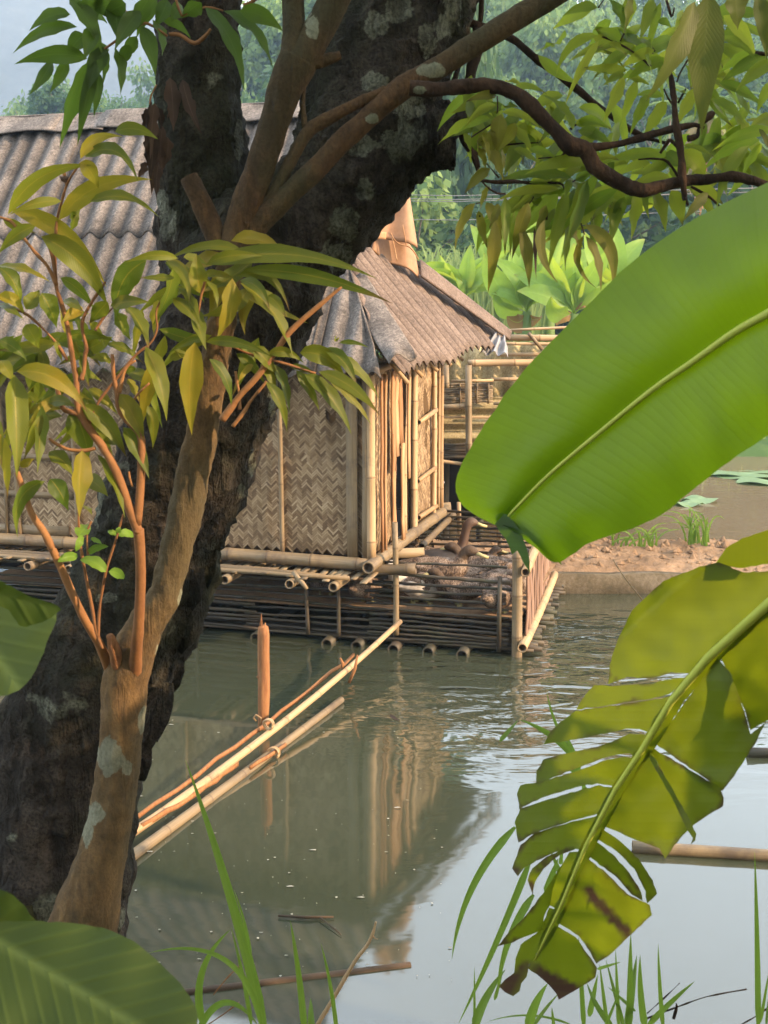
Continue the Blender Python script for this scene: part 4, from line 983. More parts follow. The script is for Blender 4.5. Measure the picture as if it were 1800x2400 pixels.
# ------------------------------------------------------------------ bamboo shed behind, at right of the hut
Ys = 11.6
shed = thing('bamboo_shed', 'open bamboo shed wall of poles and mossy corrugated sheets behind the duck house', 'shed', P(1090, 1080, Ys))
def sp(x, y, Y=Ys): return P(1000 + x / 3.318, 500 + y / 3.318, Y)
def spole(x0, y0, x1, y1, rpx, nm='rail', mat='bamboo', Y=Ys, sd=0):
    b = B(); bamboo(b, sp(x0, y0, Y), sp(x1, y1, Y), rpx / 3.318 * pxm(Y), .45, 0, None, True, 10, sd); return b.build(nm, MT[mat], shed)
for i, a in enumerate([(560, 965, 1900, 985, 24), (600, 912, 1500, 870, 10), (560, 1012, 1900, 1020, 13), (540, 1100, 1900, 1095, 14), (320, 1165, 1900, 1165, 26), (190, 1305, 520, 1298, 11), (500, 1290, 1500, 1285, 14), (60, 1512, 350, 1495, 22), (520, 1480, 800, 1480, 12), (-150, 1585, 900, 1590, 9), (-100, 1900, 580, 1990, 14)]): spole(*a, 'rail', 'bamboo', Ys - .06 - .03 * (i % 3), i + 90)
for i, a in enumerate([(325, 1180, 330, 2000, 26), (150, 1180, 155, 1360, 22), (790, 930, 900, 1060, 14), (1500, 950, 1500, 2000, 24)]): spole(*a, 'post', 'bamboo_grey', Ys - .13, i + 110)
b = B(); W0, W1 = sp(-300, 1000, Ys + .1), sp(1900, 1000, Ys + .1)
sheet(b, lambda x, s: Vector((x, Ys + .12 + .035 * math.sin(2 * math.pi * x / .2), sp(0, 1450).z + s * (sp(0, 1010).z - sp(0, 1450).z))), frange(W0.x, W1.x, 260), lambda x: frange(0, 1, 3), .008)
b.build('corrugated_panel', MT['fibro_moss'], shed)
b = B(); z1, z0 = sp(0, 1430).z, sp(0, 1830).z
sheet(b, lambda x, s: Vector((x, Ys + .06 + .03 * math.sin(2 * math.pi * s * 3.4), z0 + s * (z1 - z0))), frange(W0.x, W1.x, 30), lambda x: frange(0, 1, 50), .008)
b.build('corrugated_panel', MT['fibro_moss'], shed)
b = B()
for i in range(9):
    y = 1330 + i * 17; bar(b, sp(80, y + 8, Ys - .02), sp(515, y - 8, Ys - .02), .022, .012, (0, 0, 1), 0, 10, .006, i + 400)
for x in (130, 260, 390, 480): bar(b, sp(x, 1320, Ys - .04), sp(x, 1480, Ys - .04), .02, .01, (1, 0, 0), 0, 4, .003, x)
b.build('slat_panel', MT['bamboo_grey'], shed)
b = B()
for i in range(7): bar(b, sp(-200, 1800 + i * 17, Ys - .03), sp(900, 1790 + i * 17, Ys - .03), .03, .012, (0, 0, 1), 0, 8, .006, i + 420)
b.build('lower_slats', MT['bamboo_dark'], shed)
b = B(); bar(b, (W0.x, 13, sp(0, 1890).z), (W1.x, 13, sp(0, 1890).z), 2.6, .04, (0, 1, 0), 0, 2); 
bar(b, (W0.x, 13.9, .75), (W1.x, 13.9, .75), 1.6, .03, (0, 0, 1), 0, 2); b.build('platform_shade', MT['dark'], shed)  # dark deck and backdrop sheet carry the shade under the shed in colour
b = B()
for x in (-100, 150, 420, 800): tube(b, [sp(x, 1900, Ys + .6), Vector((sp(x, 1900, Ys + .6).x, Ys + .6, -.6))], .04, 8)
b.build('stilts', MT['bamboo_dark'], shed)
b = B(); bamboo(b, P(1008, 1195, 10.6), P(1057, 1190, 10.6), .055, .4, 0, None, True, 12, 3); o = b.build('cut_log', MT['bamboo_grey'], None, True, P(1030, 1193, 10.6)); tag(o, 'short cut bamboo log lying behind the corner of the hut', 'log')
b = B(); slab(b, (P(1022, 1120, 10.7), P(1022, 1160, 10.7), P(1043, 1130, 10.8), P(1030, 1118, 10.8)), .008, 3); o = b.build('metal_scrap', MT['metal_pale'], None, True, P(1030, 1135, 10.7)); tag(o, 'bent pale scrap of sheet sticking out behind the hut', 'scrap')

# ------------------------------------------------------------------ poles and stake in the water
pa = PZ(255, 1990, .05); pb = P(938, 1457, 7.9)
b = B(); bamboo(b, pa, pb, .022, .42, .07, .019, True, 12, 5); o = b.build('bamboo_pole', MT['bamboo'], None, True, pa.lerp(pb, .5)); tag(o, 'long pale bamboo pole running from the tree to the duck pen', 'bamboo pole', 'bamboo poles lashed in the pond')
pa = PZ(270, 2035, .02); pb = PZ(800, 1640, .02)
b = B(); bamboo(b, pa, pb, .026, .36, 0, .022, True, 12, 6); o = b.build('bamboo_pole', MT['bamboo_grey'], None, True, pa.lerp(pb, .5)); tag(o, 'reddish brown bamboo pole floating beside the long pale one', 'bamboo pole', 'bamboo poles lashed in the pond')
pa = PZ(305, 1925, .09); pb = PZ(830, 1535, .12)
b = B(); bar(b, pa, pb, .022, .012, (0, 0, 1), .02, 14, .008, 3); bar(b, pa + Vector((.06, 0, -.02)), PZ(560, 1790, .03), .025, .01, (0, 0, 1), .02, 10, .008, 4); bar(b, PZ(585, 1800, .03), PZ(670, 1745, .03), .02, .012, (0, 0, 1), 0, 4, .004, 5)
o = b.build('split_bamboo', MT['wood'], None, True, pa); tag(o, 'splintered orange bamboo strips lying along the pale pole', 'bamboo strip')
sb = PZ(617, 1705, -.0)
stake = thing('wooden_stake', 'split orange wooden stake standing in the pond tied to the poles', 'stake', sb)
b = B(); st = Vector((sb.x + .012, sb.y, P(623, 1470, sb.y).z))
tube(b, [sb - Vector((0, 0, .6)), sb, sb.lerp(st, .35), sb.lerp(st, .55), sb.lerp(st, .93), st - Vector((.002, 0, 0)), st + Vector((-.006, 0, .012))], [.034, .035, .034, .037, .033, .028, .017], 14, True, .010, 26)
for dx, hh, r_ in ((-.012, .085, .011), (.010, .03, .010), (-.02, .04, .007)): tube(b, [st + Vector((dx, -.006, -.16)), st + Vector((dx, -.006, -.01)), st + Vector((dx + .002, -.004, hh))], [r_, r_, .002], 6, True, .002, 60)
b.build('shaft', MT['wood'], stake)
b = B(); c = P(605, 1587, sb.y); tube(b, [c + Vector((.04, 0, 0)), c + Vector((0, 0, .0)), c + Vector((-.008, 0, .006))], [.01, .009, .006], 6); b.build('side_stub', MT['wood'], stake)
b = B()
for (qa, qb, cx, cy, rr_) in ((PZ(255, 1990, .05), P(938, 1457, 7.9), 628, 1707, .030), (PZ(270, 2035, .02), PZ(800, 1650, .02), 640, 1765, .034)):
    d = (qb - qa).normalized(); e1 = d.cross(Vector((0, 0, 1))).normalized(); e2 = e1.cross(d); t_ = (cx - 255) / (938 - 255) if rr_ < .032 else (cx - 270) / 530.0
    lo, hi = 0.0, 1.0
    for _ in range(40):
        md = (lo + hi) / 2; q = qa.lerp(qb, md) - CAM; xx = 900 + F * q.x / (q.y * _c - q.z * _s)
        if xx < cx: lo = md
        else: hi = md
    c = qa.lerp(qb, lo)
    for k in range(2): tube(b, [c + d * (.014 * k + .004 * math.sin(a * 2)) + (e1 * math.cos(a) + e2 * math.sin(a)) * rr_ for a in frange(0, 6.28, 16)], .006, 6)
c = P(600, 1690, sb.y - .05); tube(b, [c, c + Vector((-.015, 0, .02)), c + Vector((0, 0, .04)), c + Vector((.03, 0, .02)), c + Vector((.02, 0, -.04))], .006, 6)
b.build('lashing', MT['bamboo'], stake)
for i, (x0, y0, x1, y1, Y, lb) in enumerate([(818, 1600, 838, 1535, 7.0, 'thin forked twig leaning on the pale pole near the pen'), (802, 1568, 797, 1542, 7.1, 'short orange peg poking up behind the pale pole')]):
    b = B(); tube(b, [P(x0, y0, Y), P((x0 + x1) / 2 + 4, (y0 + y1) / 2, Y), P(x1, y1, Y)], [.012, .012, .006], 6, True, .003, 40); tag(b.build('twig', MT['wood'], None, True, P(x0, y0, Y)), lb, 'twig')
pa, pb = PZ(1482, 1985, .02), PZ(2050, 2020, .02)
b = B(); bamboo(b, pa, pb, .030, .5, 0, None, True, 12, 9); tag(b.build('bamboo_pole', MT['bamboo_grey'], None, True, pa), 'thick bamboo pole floating alone at the right beyond the torn leaf', 'bamboo pole')
pa, pb = PZ(1752, 1764, .02), PZ(2100, 1775, .02)
b = B(); bamboo(b, pa, pb, .03, .5, 0, None, True, 12, 10); tag(b.build('bamboo_pole', MT['bamboo_dark'], None, True, pa), 'dark floating bamboo end at the right picture edge', 'bamboo pole')
pa, pb = PZ(300, 2345, .0), PZ(962, 2263, -.003)
b = B(); tube(b, [pa, pa.lerp(pb, .4), pb], [.015, .016, .016], 8, True, .004, 20); tag(b.build('sunken_branch', MT['wet_log'], None, True, pa), 'dark wet branch half sunk in the water near the bottom', 'branch')
b = B(); tube(b, [PZ(652, 2146, .01), PZ(715, 2150, .012), PZ(782, 2149, .01)], [.004, .006, .004], 6); tube(b, [PZ(750, 2150, .012), PZ(800, 2190, .008)], [.003, .002], 5)
tag(b.build('floating_twig', MT['wet_log'], None, True, PZ(715, 2150, .01)), 'small dark twig floating flat in the middle of the pond', 'twig')
b = B(); leaf(b, PZ(912, 1675, .01), PZ(925, 1682, .02), PZ(938, 1690, .01), .02, 0, .2, 5); tag(b.build('floating_leaf', MT['leaf_dead'], None, True, PZ(925, 1682, .01)), 'small dry leaf floating near the reflection of the hut', 'leaf')
# ------------------------------------------------------------------ the big dark leaning tree
YT = 3.15
BL = [(880, 60, 34, 40), (935, 25, 40, 36), (1000, 95, 26, 50), (876, 190, 42, 26), (846, 340, 40, 34), (856, 445, 26, 34), (806, 525, 40, 52), (790, 600, 46, 44), (960, 250, 46, 40), (925, 330, 36, 34), (1040, 60, 26, 40), (1060, 20, 30, 60), (700, 620, 26, 60), (565, 1150, 10, 26), (548, 1262, 9, 30), (590, 1085, 10, 40), (640, 930, 14, 60), (500, 1440, 10, 40), (440, 1180, 14, 18), (250, 1400, 30, 16), (395, 520, 26, 60), (380, 470, 20, 30), (560, 330, 14, 60), (470, 660, 30, 40)]
big = thing('old_tree', 'big dark leaning tree with flaking bark and pale lichen patches forking in two', 'tree', P(120, 2200, YT))
b = B()
limb(b, [(85, 2330, 235), (100, 2200, 200), (130, 2050, 186), (150, 1900, 176), (165, 1760, 178), (200, 1620, 178), (262, 1500, 172), (325, 1400, 165), (362, 1290, 156), (388, 1200, 152), (425, 1100, 156), (460, 1000, 158), (490, 900, 164), (522, 800, 170), (565, 700, 178), (620, 610, 168), (680, 550, 140), (745, 490, 130), (800, 430, 138), (835, 370, 146), (862, 290, 148), (890, 200, 143), (925, 100, 142), (972, 0, 134), (1040, -140, 125), (1120, -320, 110)], YT, 64, 9, .022, 10, .6)
spot(b, BL)
b.build('trunk', MT['bark'], big)
b = B(); limb(b, [(545, 760, 105), (505, 670, 105), (480, 590, 103), (472, 500, 98), (474, 400, 97), (470, 300, 96), (467, 200, 93), (464, 100, 92), (460, 0, 88), (452, -160, 84), (430, -330, 75)], YT + .05, 48, 9, .017, 11, .6); spot(b, BL)
b.build('limb', MT['bark'], big)
b = B(); limb(b, [(900, 335, 95), (960, 325, 88), (1005, 325, 78), (1040, 322, 70), (1066, 320, 58), (1072, 322, 30)], YT - .05, 40, 8, .026, 13, .7); spot(b, BL); b.build('broken_stub', MT['bark'], big)
b = B()
for (x, y, dx, dy, wd, s) in [(470, 1330, -25, 95, 40, 0), (440, 1430, -20, 100, 34, 1), (500, 1290, -22, 90, 26, 2), (395, 1600, -35, 130, 46, 3), (345, 1740, -15, 90, 30, 4), (425, 1540, -20, 80, 24, 5), (360, 1660, -18, 110, 30, 6), (520, 1200, -12, 90, 22, 7), (455, 1240, -16, 80, 30, 8)]:
    Yb = YT - .14 + .03 * (s % 3)
    leaf(b, P(x, y, Yb), P(x + dx * .5 + 8, y + dy * .5, Yb - .03), P(x + dx, y + dy, Yb + .02), wd * pxm(Yb), .3 - .1 * s, .3, 8, .5, lambda q: .55 + .45 * math.sin(3.1 * q), seed=s)
b.build('loose_bark', MT['bark'], big)
b = B(); rnd = random.Random(33)  # unseen crown spread overhead to block skylight on the foreground
for i in range(9500):
    p = Vector((rnd.uniform(-3.2, 3.0), rnd.uniform(-1.2, 4.6), 0)); p.z = 6.3 - .16 * ((p.x + .2) ** 2 + (p.y - 1.8) ** 2) * .6 + rnd.uniform(-.7, .9)
    if p.z < 4.4: continue
    tn = Vector((rnd.uniform(-1, 1), rnd.uniform(-1, 1), rnd.uniform(-1.2, .1))).normalized(); sd = tn.cross(Vector((rnd.uniform(-1, 1), rnd.uniform(-1, 1), .4))).normalized(); k = len(b.v)
    for q in (p, p + tn * .10 + sd * .04, p + tn * .25, p + tn * .10 - sd * .04): b.vert(q)
    b.face((k, k + 1, k + 2, k + 3))
b.build('crown', MT['crown_dark'], big, False)
# a small dark branch growing away to the right and hanging shoots by the stub
b = B(); limb(b, [(1015, 40, 12), (1090, 50, 9), (1193, 87, 9), (1250, 132, 9), (1301, 168, 9), (1360, 215, 8), (1415, 260, 7.5), (1497, 315, 6), (1560, 335, 4)], YT, 8, 4, .003, 30); 
limb(b, [(1120, 60, 12), (1118, 110, 12), (1105, 165, 11), (1090, 215, 9), (1078, 270, 9), (1062, 285, 12)], YT, 8, 4, .004, 30)
limb(b, [(1050, 285, 16), (1080, 300, 14), (1092, 340, 8), (1110, 365, 7), (1120, 400, 5)], YT, 8, 4, .003, 30)
limb(b, [(1060, 95, 7), (1075, 140, 7), (1068, 180, 6), (1050, 215, 5)], YT, 7, 4, .003, 30); limb(b, [(1130, -20, 5), (1125, 60, 5), (1118, 120, 4)], YT, 6, 3, .003, 30)
b.build('branch', MT['branch_dark'], big)
O4 = ((0, 0), 2.37)
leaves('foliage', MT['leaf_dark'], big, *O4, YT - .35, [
 (390, 80, 170, 135, 75, -25), (430, 150, 85, 255, 75, -40), (485, 325, 95, 322, 95, -30), (290, 340, 165, 495, 60, 12), (375, 335, 280, 482, 62, 10), (505, 335, 335, 772, 112, -18), (535, 325, 432, 762, 75, -5), (385, -10, 562, 255, 112, 22), (595, 278, 570, 440, 52, 0), (640, 265, 668, 490, 82, 10), (545, 400, 522, 612, 52, 8), (790, 145, 862, 382, 78, 12), (722, 250, 660, 350, 62, 0), (850, 110, 900, 275, 80, 20), (830, -10, 718, 175, 92, -5), (872, -10, 760, 175, 82, -12), (640, 40, 655, 190, 100, 0), (700, 20, 580, 60, 90, 0), (480, 70, 592, 100, 62, 12), (900, 115, 1055, 182, 52, 20), (1140, 40, 1352, 450, 112, 45), (1240, 60, 1512, 346, 100, 48), (1330, 62, 1565, 140, 92, 22), (1010, 30, 950, 90, 80, 0), (1120, 15, 1010, 70, 90, 0), (470, 190, 370, 270, 92, 0), (520, 150, 470, 300, 90, 0), (560, 60, 430, -10, 120, 0), (650, 0, 500, 20, 120, 10), (780, 60, 640, 240, 90, -10), (590, 250, 480, 330, 80, 5), (760, 200, 690, 300, 70, 0), (930, 0, 860, 120, 80, 10), (590, 260, 490, 470, 90, -12)], 41)
twigs('twig', MT['twig'], big, *O4, YT - .35, [[(1010, 90, 3), (990, 40, 3), (960, -60, 3)], [(930, 200, 3), (820, 130, 3), (760, 150, 3), (640, 230, 3), (500, 330, 2.5)], [(760, 150, 2), (700, 60, 2)], [(940, 190, 4), (1000, 195, 5), (1080, 240, 5), (1140, 200, 4), (1170, 160, 3)], [(1010, 90, 2), (1140, 40, 2), (1240, 60, 2)], [(870, 470, 1.6), (840, 530, 1.6), (830, 580, 1.6)], [(1440, -20, 5), (1390, 15, 4), (1350, 28, 4)]])
leaves('dead_leaves', MT['leaf_dead'], big, *O4, YT - .2, [(840, 555, 800, 830, 60, 5), (860, 570, 835, 845, 70, -5), (875, 600, 895, 690, 50, 5), (850, 700, 832, 965, 62, 8), (905, 700, 902, 935, 62, -12), (850, 820, 842, 1050, 56, 4), (882, 900, 868, 1082, 50, -6), (815, 905, 765, 965, 50, 0), (810, 600, 795, 700, 50, 0), (930, 760, 905, 920, 60, 14), (820, 760, 815, 900, 60, 0), (945, 430, 962, 692, 92, 5), (1015, 440, 1112, 706, 72, -15), (945, 560, 930, 640, 30, 0)], 42, wav=.5)

# ------------------------------------------------------------------ the slender tree in front of it
YS = 2.65
slim = thing('slender_tree', 'slender tree with sunlit orange brown stems and long drooping leaves', 'tree', P(205, 2200, YS))
b = B()
limb(b, [(165, 2330, 108), (185, 2220, 95), (207, 2120, 78), (237, 2010, 60), (262, 1900, 54), (276, 1800, 51), (286, 1700, 52), (294, 1600, 55), (312, 1530, 52), (345, 1460, 42), (384, 1400, 38), (398, 1350, 37), (410, 1300, 37), (435, 1200, 39), (455, 1100, 39), (476, 1000, 37), (490, 920, 34), (502, 850, 33), (520, 750, 32), (532, 680, 31), (542, 620, 33), (548, 570, 34)], YS, 48, 9, .0045, 20, .6)
spot(b, [(258, 1772, 40, 54), (222, 1905, 30, 30), (205, 1950, 16, 40), (372, 1560, 13, 55), (336, 1690, 16, 40), (424, 1410, 9, 40), (395, 1010, 16, 22), (300, 1800, 12, 20)])
b.build('trunk', MT['bark_slim'], slim)
def br(rows, Y=YS, n=20, nm='branch', mat='bark_limb', rough=.003):
    b = B(); limb(b, rows, Y, n, 6, rough, 18, .4); spot(b, [(1010, 165, 44, 22), (872, 278, 20, 16), (730, 62, 22, 40), (985, 212, 20, 12)]); return b.build(nm, MT[mat], slim)
br([(530, 620, 26), (508, 560, 25), (484, 500, 24), (460, 448, 22), (443, 414, 20)])
br([(548, 590, 38), (562, 530, 36), (585, 460, 34), (608, 400, 33), (630, 330, 32), (650, 262, 33), (676, 190, 40), (700, 140, 44)])
br([(690, 160, 36), (690, 80, 27), (687, 0, 25), (684, -120, 22), (676, -260, 18)])
br([(695, 160, 38), (735, 90, 36), (775, 20, 34), (808, -60, 30), (850, -200, 24)])
br([(716, 120, 14), (728, 70, 15), (734, 38, 11)]); br([(728, 150, 15), (765, 140, 13), (798, 128, 9)])
br([(560, 580, 30), (610, 520, 27), (669, 464, 25), (735, 400, 24), (795, 337, 24), (860, 280, 23), (922, 222, 25), (980, 185, 25), (1040, 150, 24), (1112, 105, 24), (1200, 50, 25), (1330, -30, 24), (1480, -120, 20)])
br([(600, 520, 16), (640, 455, 14), (669, 400, 14), (700, 345, 14), (728, 303, 16), (775, 275, 14), (816, 253, 13), (865, 230, 12), (905, 212, 12)])
br([(714, 300, 7), (710, 250, 6), (712, 190, 5.5), (716, 130, 5)], nm='twig')
br([(960, 205, 16), (1025, 210, 15), (1080, 202, 15), (1133, 200, 15), (1193, 212, 16), (1250, 252, 17), (1301, 306, 16), (1335, 340, 20), (1372, 352, 19), (1395, 392, 18), (1448, 424, 17), (1502, 446, 15), (1550, 436, 13), (1605, 424, 12), (1660, 420, 12), (1714, 414, 12), (1760, 422, 11), (1805, 440, 10), (1880, 480, 9)], YS - .1, 16, 'branch', 'branch_dark', .004)
br([(1365, 348, 11), (1443, 338, 9), (1500, 324, 9), (1551, 309, 8), (1622, 293, 7), (1650, 300, 5)], YS - .1, 10, 'twig', 'branch_dark')
br([(1612, 325, 8), (1634, 318, 6), (1640, 295, 5), (1665, 271, 8), (1672, 262, 4)], YS - .1, 8, 'twig', 'branch_dark')
br([(1568, 160, 5), (1578, 215, 6), (1584, 280, 7), (1594, 350, 8), (1600, 410, 9), (1605, 470, 5)], YS - .12, 10, 'twig', 'branch_dark')
# side shoots at left
b = B(); YL = 2.5
def tw(rows, Y=YL, root=False):
    if root: rows = [r + (Y + d,) for r, d in zip(rows, (.14, .09, .04, .015) + (0,) * 40)]
    limb(b, rows, Y, 10, 4, .0012, 30)
tw([(258, 1570, 13), (230, 1505, 11), (193, 1441, 10), (142, 1329, 9.5), (105, 1251, 9), (75, 1205, 8), (57, 1154, 7.5), (39, 1106, 6.5)], YL, True)
tw([(316, 1600, 20), (318, 1540, 15), (325, 1462, 13), (330, 1341, 12), (325, 1240, 13)], YL, True); tw([(326, 1250, 12), (301, 1185, 11), (282, 1130, 10.5), (259, 1077, 10), (235, 1040, 9.5), (211, 1007, 9), (196, 985, 8.5), (184, 960, 8), (180, 925, 7), (178, 887, 6.5), (169, 836, 6), (160, 775, 5.5), (145, 715, 5), (132, 672, 4.5), (128, 600, 4), (133, 521, 3.5), (145, 470, 3), (160, 425, 3), (190, 380, 2.5)])
tw([(132, 668, 5), (112, 625, 4), (81, 590, 4), (50, 550, 3.5), (24, 518, 3.2), (-20, 505, 3)]); tw([(130, 650, 4), (122, 600, 3.5), (112, 566, 3), (120, 550, 2)]); tw([(155, 432, 3), (152, 420, 4), (150, 405, 4)])
tw([(322, 1230, 10), (330, 1120, 9.5), (331, 1031, 9), (316, 1001, 8.5), (298, 985, 8), (280, 960, 7), (274, 917, 6.5), (266, 880, 5), (263, 830, 4)]); tw([(306, 990, 4), (310, 950, 3.5), (322, 925, 3), (350, 898, 2.5)]); tw([(280, 920, 5), (286, 890, 4.5), (296, 860, 3.5), (318, 845, 2.5)])
tw([(190, 890, 6), (197, 865, 5), (200, 830, 4.5), (203, 815, 4.5), (192, 765, 4), (205, 725, 3.5), (247, 660, 3)]); tw([(224, 1050, 5), (200, 1056, 4.5), (163, 1054, 4), (135, 1042, 3.5), (115, 1028, 3)]); tw([(184, 970, 7), (165, 965, 6), (148, 958, 5.5), (140, 935, 5), (132, 905, 4.5)])
tw([(158, 845, 4), (140, 815, 3.5), (115, 785, 3.2), (82, 752, 3), (50, 730, 3), (0, 715, 2.6)]); tw([(206, 1000, 4), (232, 940, 3.6), (275, 885, 3.6), (320, 830, 3.2), (352, 805, 2.8), (368, 772, 2.5), (366, 730, 2.5), (380, 700, 2)]); tw([(223, 775, 3.5), (242, 745, 3), (265, 720, 2.5)])
tw([(240, 1520, 4), (225, 1477, 4), (215, 1420, 4), (205, 1371, 4), (192, 1300, 3.5), (186, 1250, 3), (183, 1200, 2)]); tw([(230, 1500, 4), (233, 1430, 3.5), (247, 1345, 3.2), (260, 1300, 3), (274, 1257, 3), (289, 1205, 2.2)]); tw([(206, 1300, 3), (204, 1250, 2.5), (214, 1222, 2)])
tw([(520, 985, 9), (545, 950, 8.5), (569, 920, 8), (605, 880, 7.5), (641, 832, 7), (680, 777, 7), (747, 717, 5.5), (801, 672, 4)]); tw([(545, 1000, 5), (570, 968, 4.5), (587, 940, 4), (608, 915, 3.6), (625, 894, 3)]); tw([(562, 960, 3.5), (562, 930, 3.2), (556, 900, 3), (552, 870, 2.5)])
tw([(520, 800, 3), (585, 830, 3), (660, 850, 3), (740, 875, 2.5)]); tw([(465, 740, 3), (470, 700, 3), (480, 660, 3)]); tw([(310, 1140, 3), (304, 1120, 3), (302, 1105, 2.5)])
b.build('shoots', MT['twig'], slim)
b = B(); limb(b, [(285, 1575, 14, YL + .13), (272, 1545, 16, YL + .1), (266, 1515, 14, YL + .08), (258, 1488, 9, YL + .07)], YL, 10, 3, .003, 30); b.build('cut_stub', MT['wood'], slim)
A1 = ((0, 250), 3.318)
leaves('foliage', MT['leaf'], slim, *A1, YL - .03, [
 (62, 840, 685, 412, 125, 112), (625, 405, 930, 188, 92, 68), (895, 195, 1215, 202, 98, 38), (660, 392, 1062, 512, 118, 128), (625, 430, 762, 585, 120, 15), (455, 885, 1142, 522, 150, 105), (700, 740, 1212, 795, 98, 78), (480, 735, 85, 790, 78, -22), (75, 800, 805, 1320, 138, 110), (320, 1010, 825, 1490, 190, 72), (275, 930, -10, 1095, 108, -25), (-10, 1235, 372, 1312, 92, 18), (-30, 1240, 155, 1510, 130, 50), (-20, 1490, 185, 1575, 110, 45), (320, 1450, 435, 1670, 165, 10), (200, 1575, 300, 1390, 115, -10), (470, 1330, 725, 1525, 92, 20), (1140, 1195, 900, 1610, 205, -88), (1385, 1180, 985, 1165, 72, -28), (1290, 1200, 1470, 1470, 70, 60), (1360, 1330, 1090, 1290, 60, 10), (1350, 1250, 1200, 1640, 150, 30), (640, 1560, 480, 1640, 100, 0), (860, 1550, 1150, 1480, 110, 10), (540, 870, 600, 780, 60, 0), (560, 960, 620, 760, 70, 10), (20, 870, 270, 940, 80, -20), (840, 1520, 700, 1640, 120, 0), (500, 1500, 640, 1550, 90, 0)], 51)
A2 = ((0, 700), 3.318)
leaves('foliage', MT['leaf'], slim, *A2, YL + .02, [
 (110, 590, 128, 1315, 208, 5, YL - .12), (0, 1050, 58, 1495, 112, 10), (330, 830, 290, 1295, 125, 0), (440, 340, 885, 292, 92, 55), (440, 345, -10, 365, 112, 15), (130, 565, 662, 815, 165, 88, YL - .1), (830, 350, 1102, 455, 82, 22), (1130, 372, 1292, 885, 165, 28, YL - .1), (1215, 470, 1100, 955, 118, -15), (1150, 830, 1188, 1112, 98, 22), (640, 825, 972, 1172, 158, 35), (930, 740, 1112, 1085, 150, 20), (960, 1000, 1152, 1342, 150, 15), (640, 1180, 615, 1640, 195, -10, YL - .08), (560, 860, 685, 1185, 215, 20), (380, 1190, 562, 1332, 138, 18), (350, 1420, 128, 1790, 128, -105), (390, 1400, 525, 1600, 150, 10), (660, 1390, 832, 1492, 118, 10), (640, 1600, 712, 1640, 80, 0), (980, 60, 1152, 335, 150, 20), (900, 100, 1012, 282, 130, -10), (1230, 10, 1195, 235, 140, 0), (1340, 0, 1552, 175, 98, 20), (-20, 30, 172, 112, 90, 0), (480, 170, 682, 78, 108, 12), (690, 170, 802, 332, 100, 0), (-10, 320, 202, 432, 110, 10), (200, 200, 302, 342, 130, 0), (560, 570, 785, 602, 80, 15), (690, 700, 905, 852, 98, 10), (380, 810, 582, 802, 90, 22), (300, 640, 445, 702, 90, 10), (800, 1110, 945, 1102, 80, 10), (760, 1210, 965, 1645, 112, 25), (1600, 312, 1385, 345, 58, -10), (1320, 470, 1450, 400, 60, 0), (1060, 550, 890, 560, 60, -15), (-40, 900, 10, 1250, 90, 0), (210, 740, 330, 800, 80, 0), (330, 900, 190, 1200, 90, 0), (160, 1310, 260, 1210, 70, 0), (630, 440, 690, 640, 80, 0), (1000, 620, 1080, 760, 90, 0), (430, 330, 480, 450, 60, 0), (0, 480, 100, 600, 110, 0), (870, 480, 700, 420, 90, 0)], 52)
A3 = ((400, 500), 3.318)
leaves('foliage', MT['leaf'], slim, *A3, YS - .14, [
 (570, 300, -10, 312, 92, -62), (470, 215, 905, 285, 128, 52), (265, 400, 1545, 440, 150, 118), (560, 440, 1680, 640, 108, 62), (230, 620, 200, 285, 150, 10), (-30, 350, 150, 635, 70, 62), (510, 490, 915, 695, 92, 118), (262, 515, 362, 690, 70, 30), (480, 505, 358, 940, 172, 32), (540, 540, 942, 1045, 165, 68), (755, 640, 892, 762, 82, 12), (240, 480, 505, 472, 72, 10), (285, 980, -10, 1042, 62, -20), (190, 1000, 160, 1655, 205, -30, YS - .2), (270, 1000, 765, 1065, 80, 38), (520, 1000, 655, 1112, 92, 12), (510, 1090, 732, 1285, 80, 18), (300, 1130, 472, 1455, 98, 48), (640, 1040, 825, 1215, 128, 5), (700, 1170, 825, 1355, 92, 12), (740, 1310, 902, 1645, 112, 32), (800, 1170, 922, 1505, 110, 22), (645, 1180, 520, 1295, 58, -22), (755, 1095, 1025, 1115, 82, 38), (975, 1220, 1152, 1485, 92, 10), (1040, 1250, 1395, 1655, 148, 42), (1005, 1085, 1345, 1225, 150, 55), (1190, 1050, 1442, 1295, 112, 42), (1220, 1110, 1612, 1385, 112, 52), (1150, 1230, 1612, 1515, 112, 42), (1240, 1310, 1552, 1595, 92, 22), (925, 1190, 1142, 1232, 60, 10), (1310, 1005, 1535, 1002, 42, 8), (1270, 985, 1312, 940, 42, 0), (180, 720, 270, 1010, 130, -10), (60, 580, 220, 850, 100, 30), (100, 340, 280, 360, 70, 10), (540, 520, 765, 700, 90, 50), (290, 380, 700, 290, 90, 20), (30, 1050, 150, 1160, 70, 10)], 53)
A5 = ((0, 1100), 3.318)
leaves('young_leaves', MT['grass'], slim, *A5, YL - .02, [(605, 680, 448, 722, 85, -20), (822, 800, 622, 705, 105, -30), (845, 795, 962, 855, 88, 20), (680, 665, 845, 600, 62, 28), (605, 520, 690, 425, 112, 0), (925, 520, 1042, 528, 70, 28), (905, 505, 838, 478, 48, 0), (915, 495, 932, 448, 48, 0), (705, 540, 792, 580, 42, 10), (640, 510, 590, 640, 60, 0)], 54, prof=lambda t: max(0, math.sin(math.pi * min(1, t ** .8))) ** .7)
leaves('leaf_buds', MT['leaf_dead'], slim, (0, 250), 3.318, YL, [(515, 590, 470, 500, 70, 0)], 3)
rnd = random.Random(501); fl = []
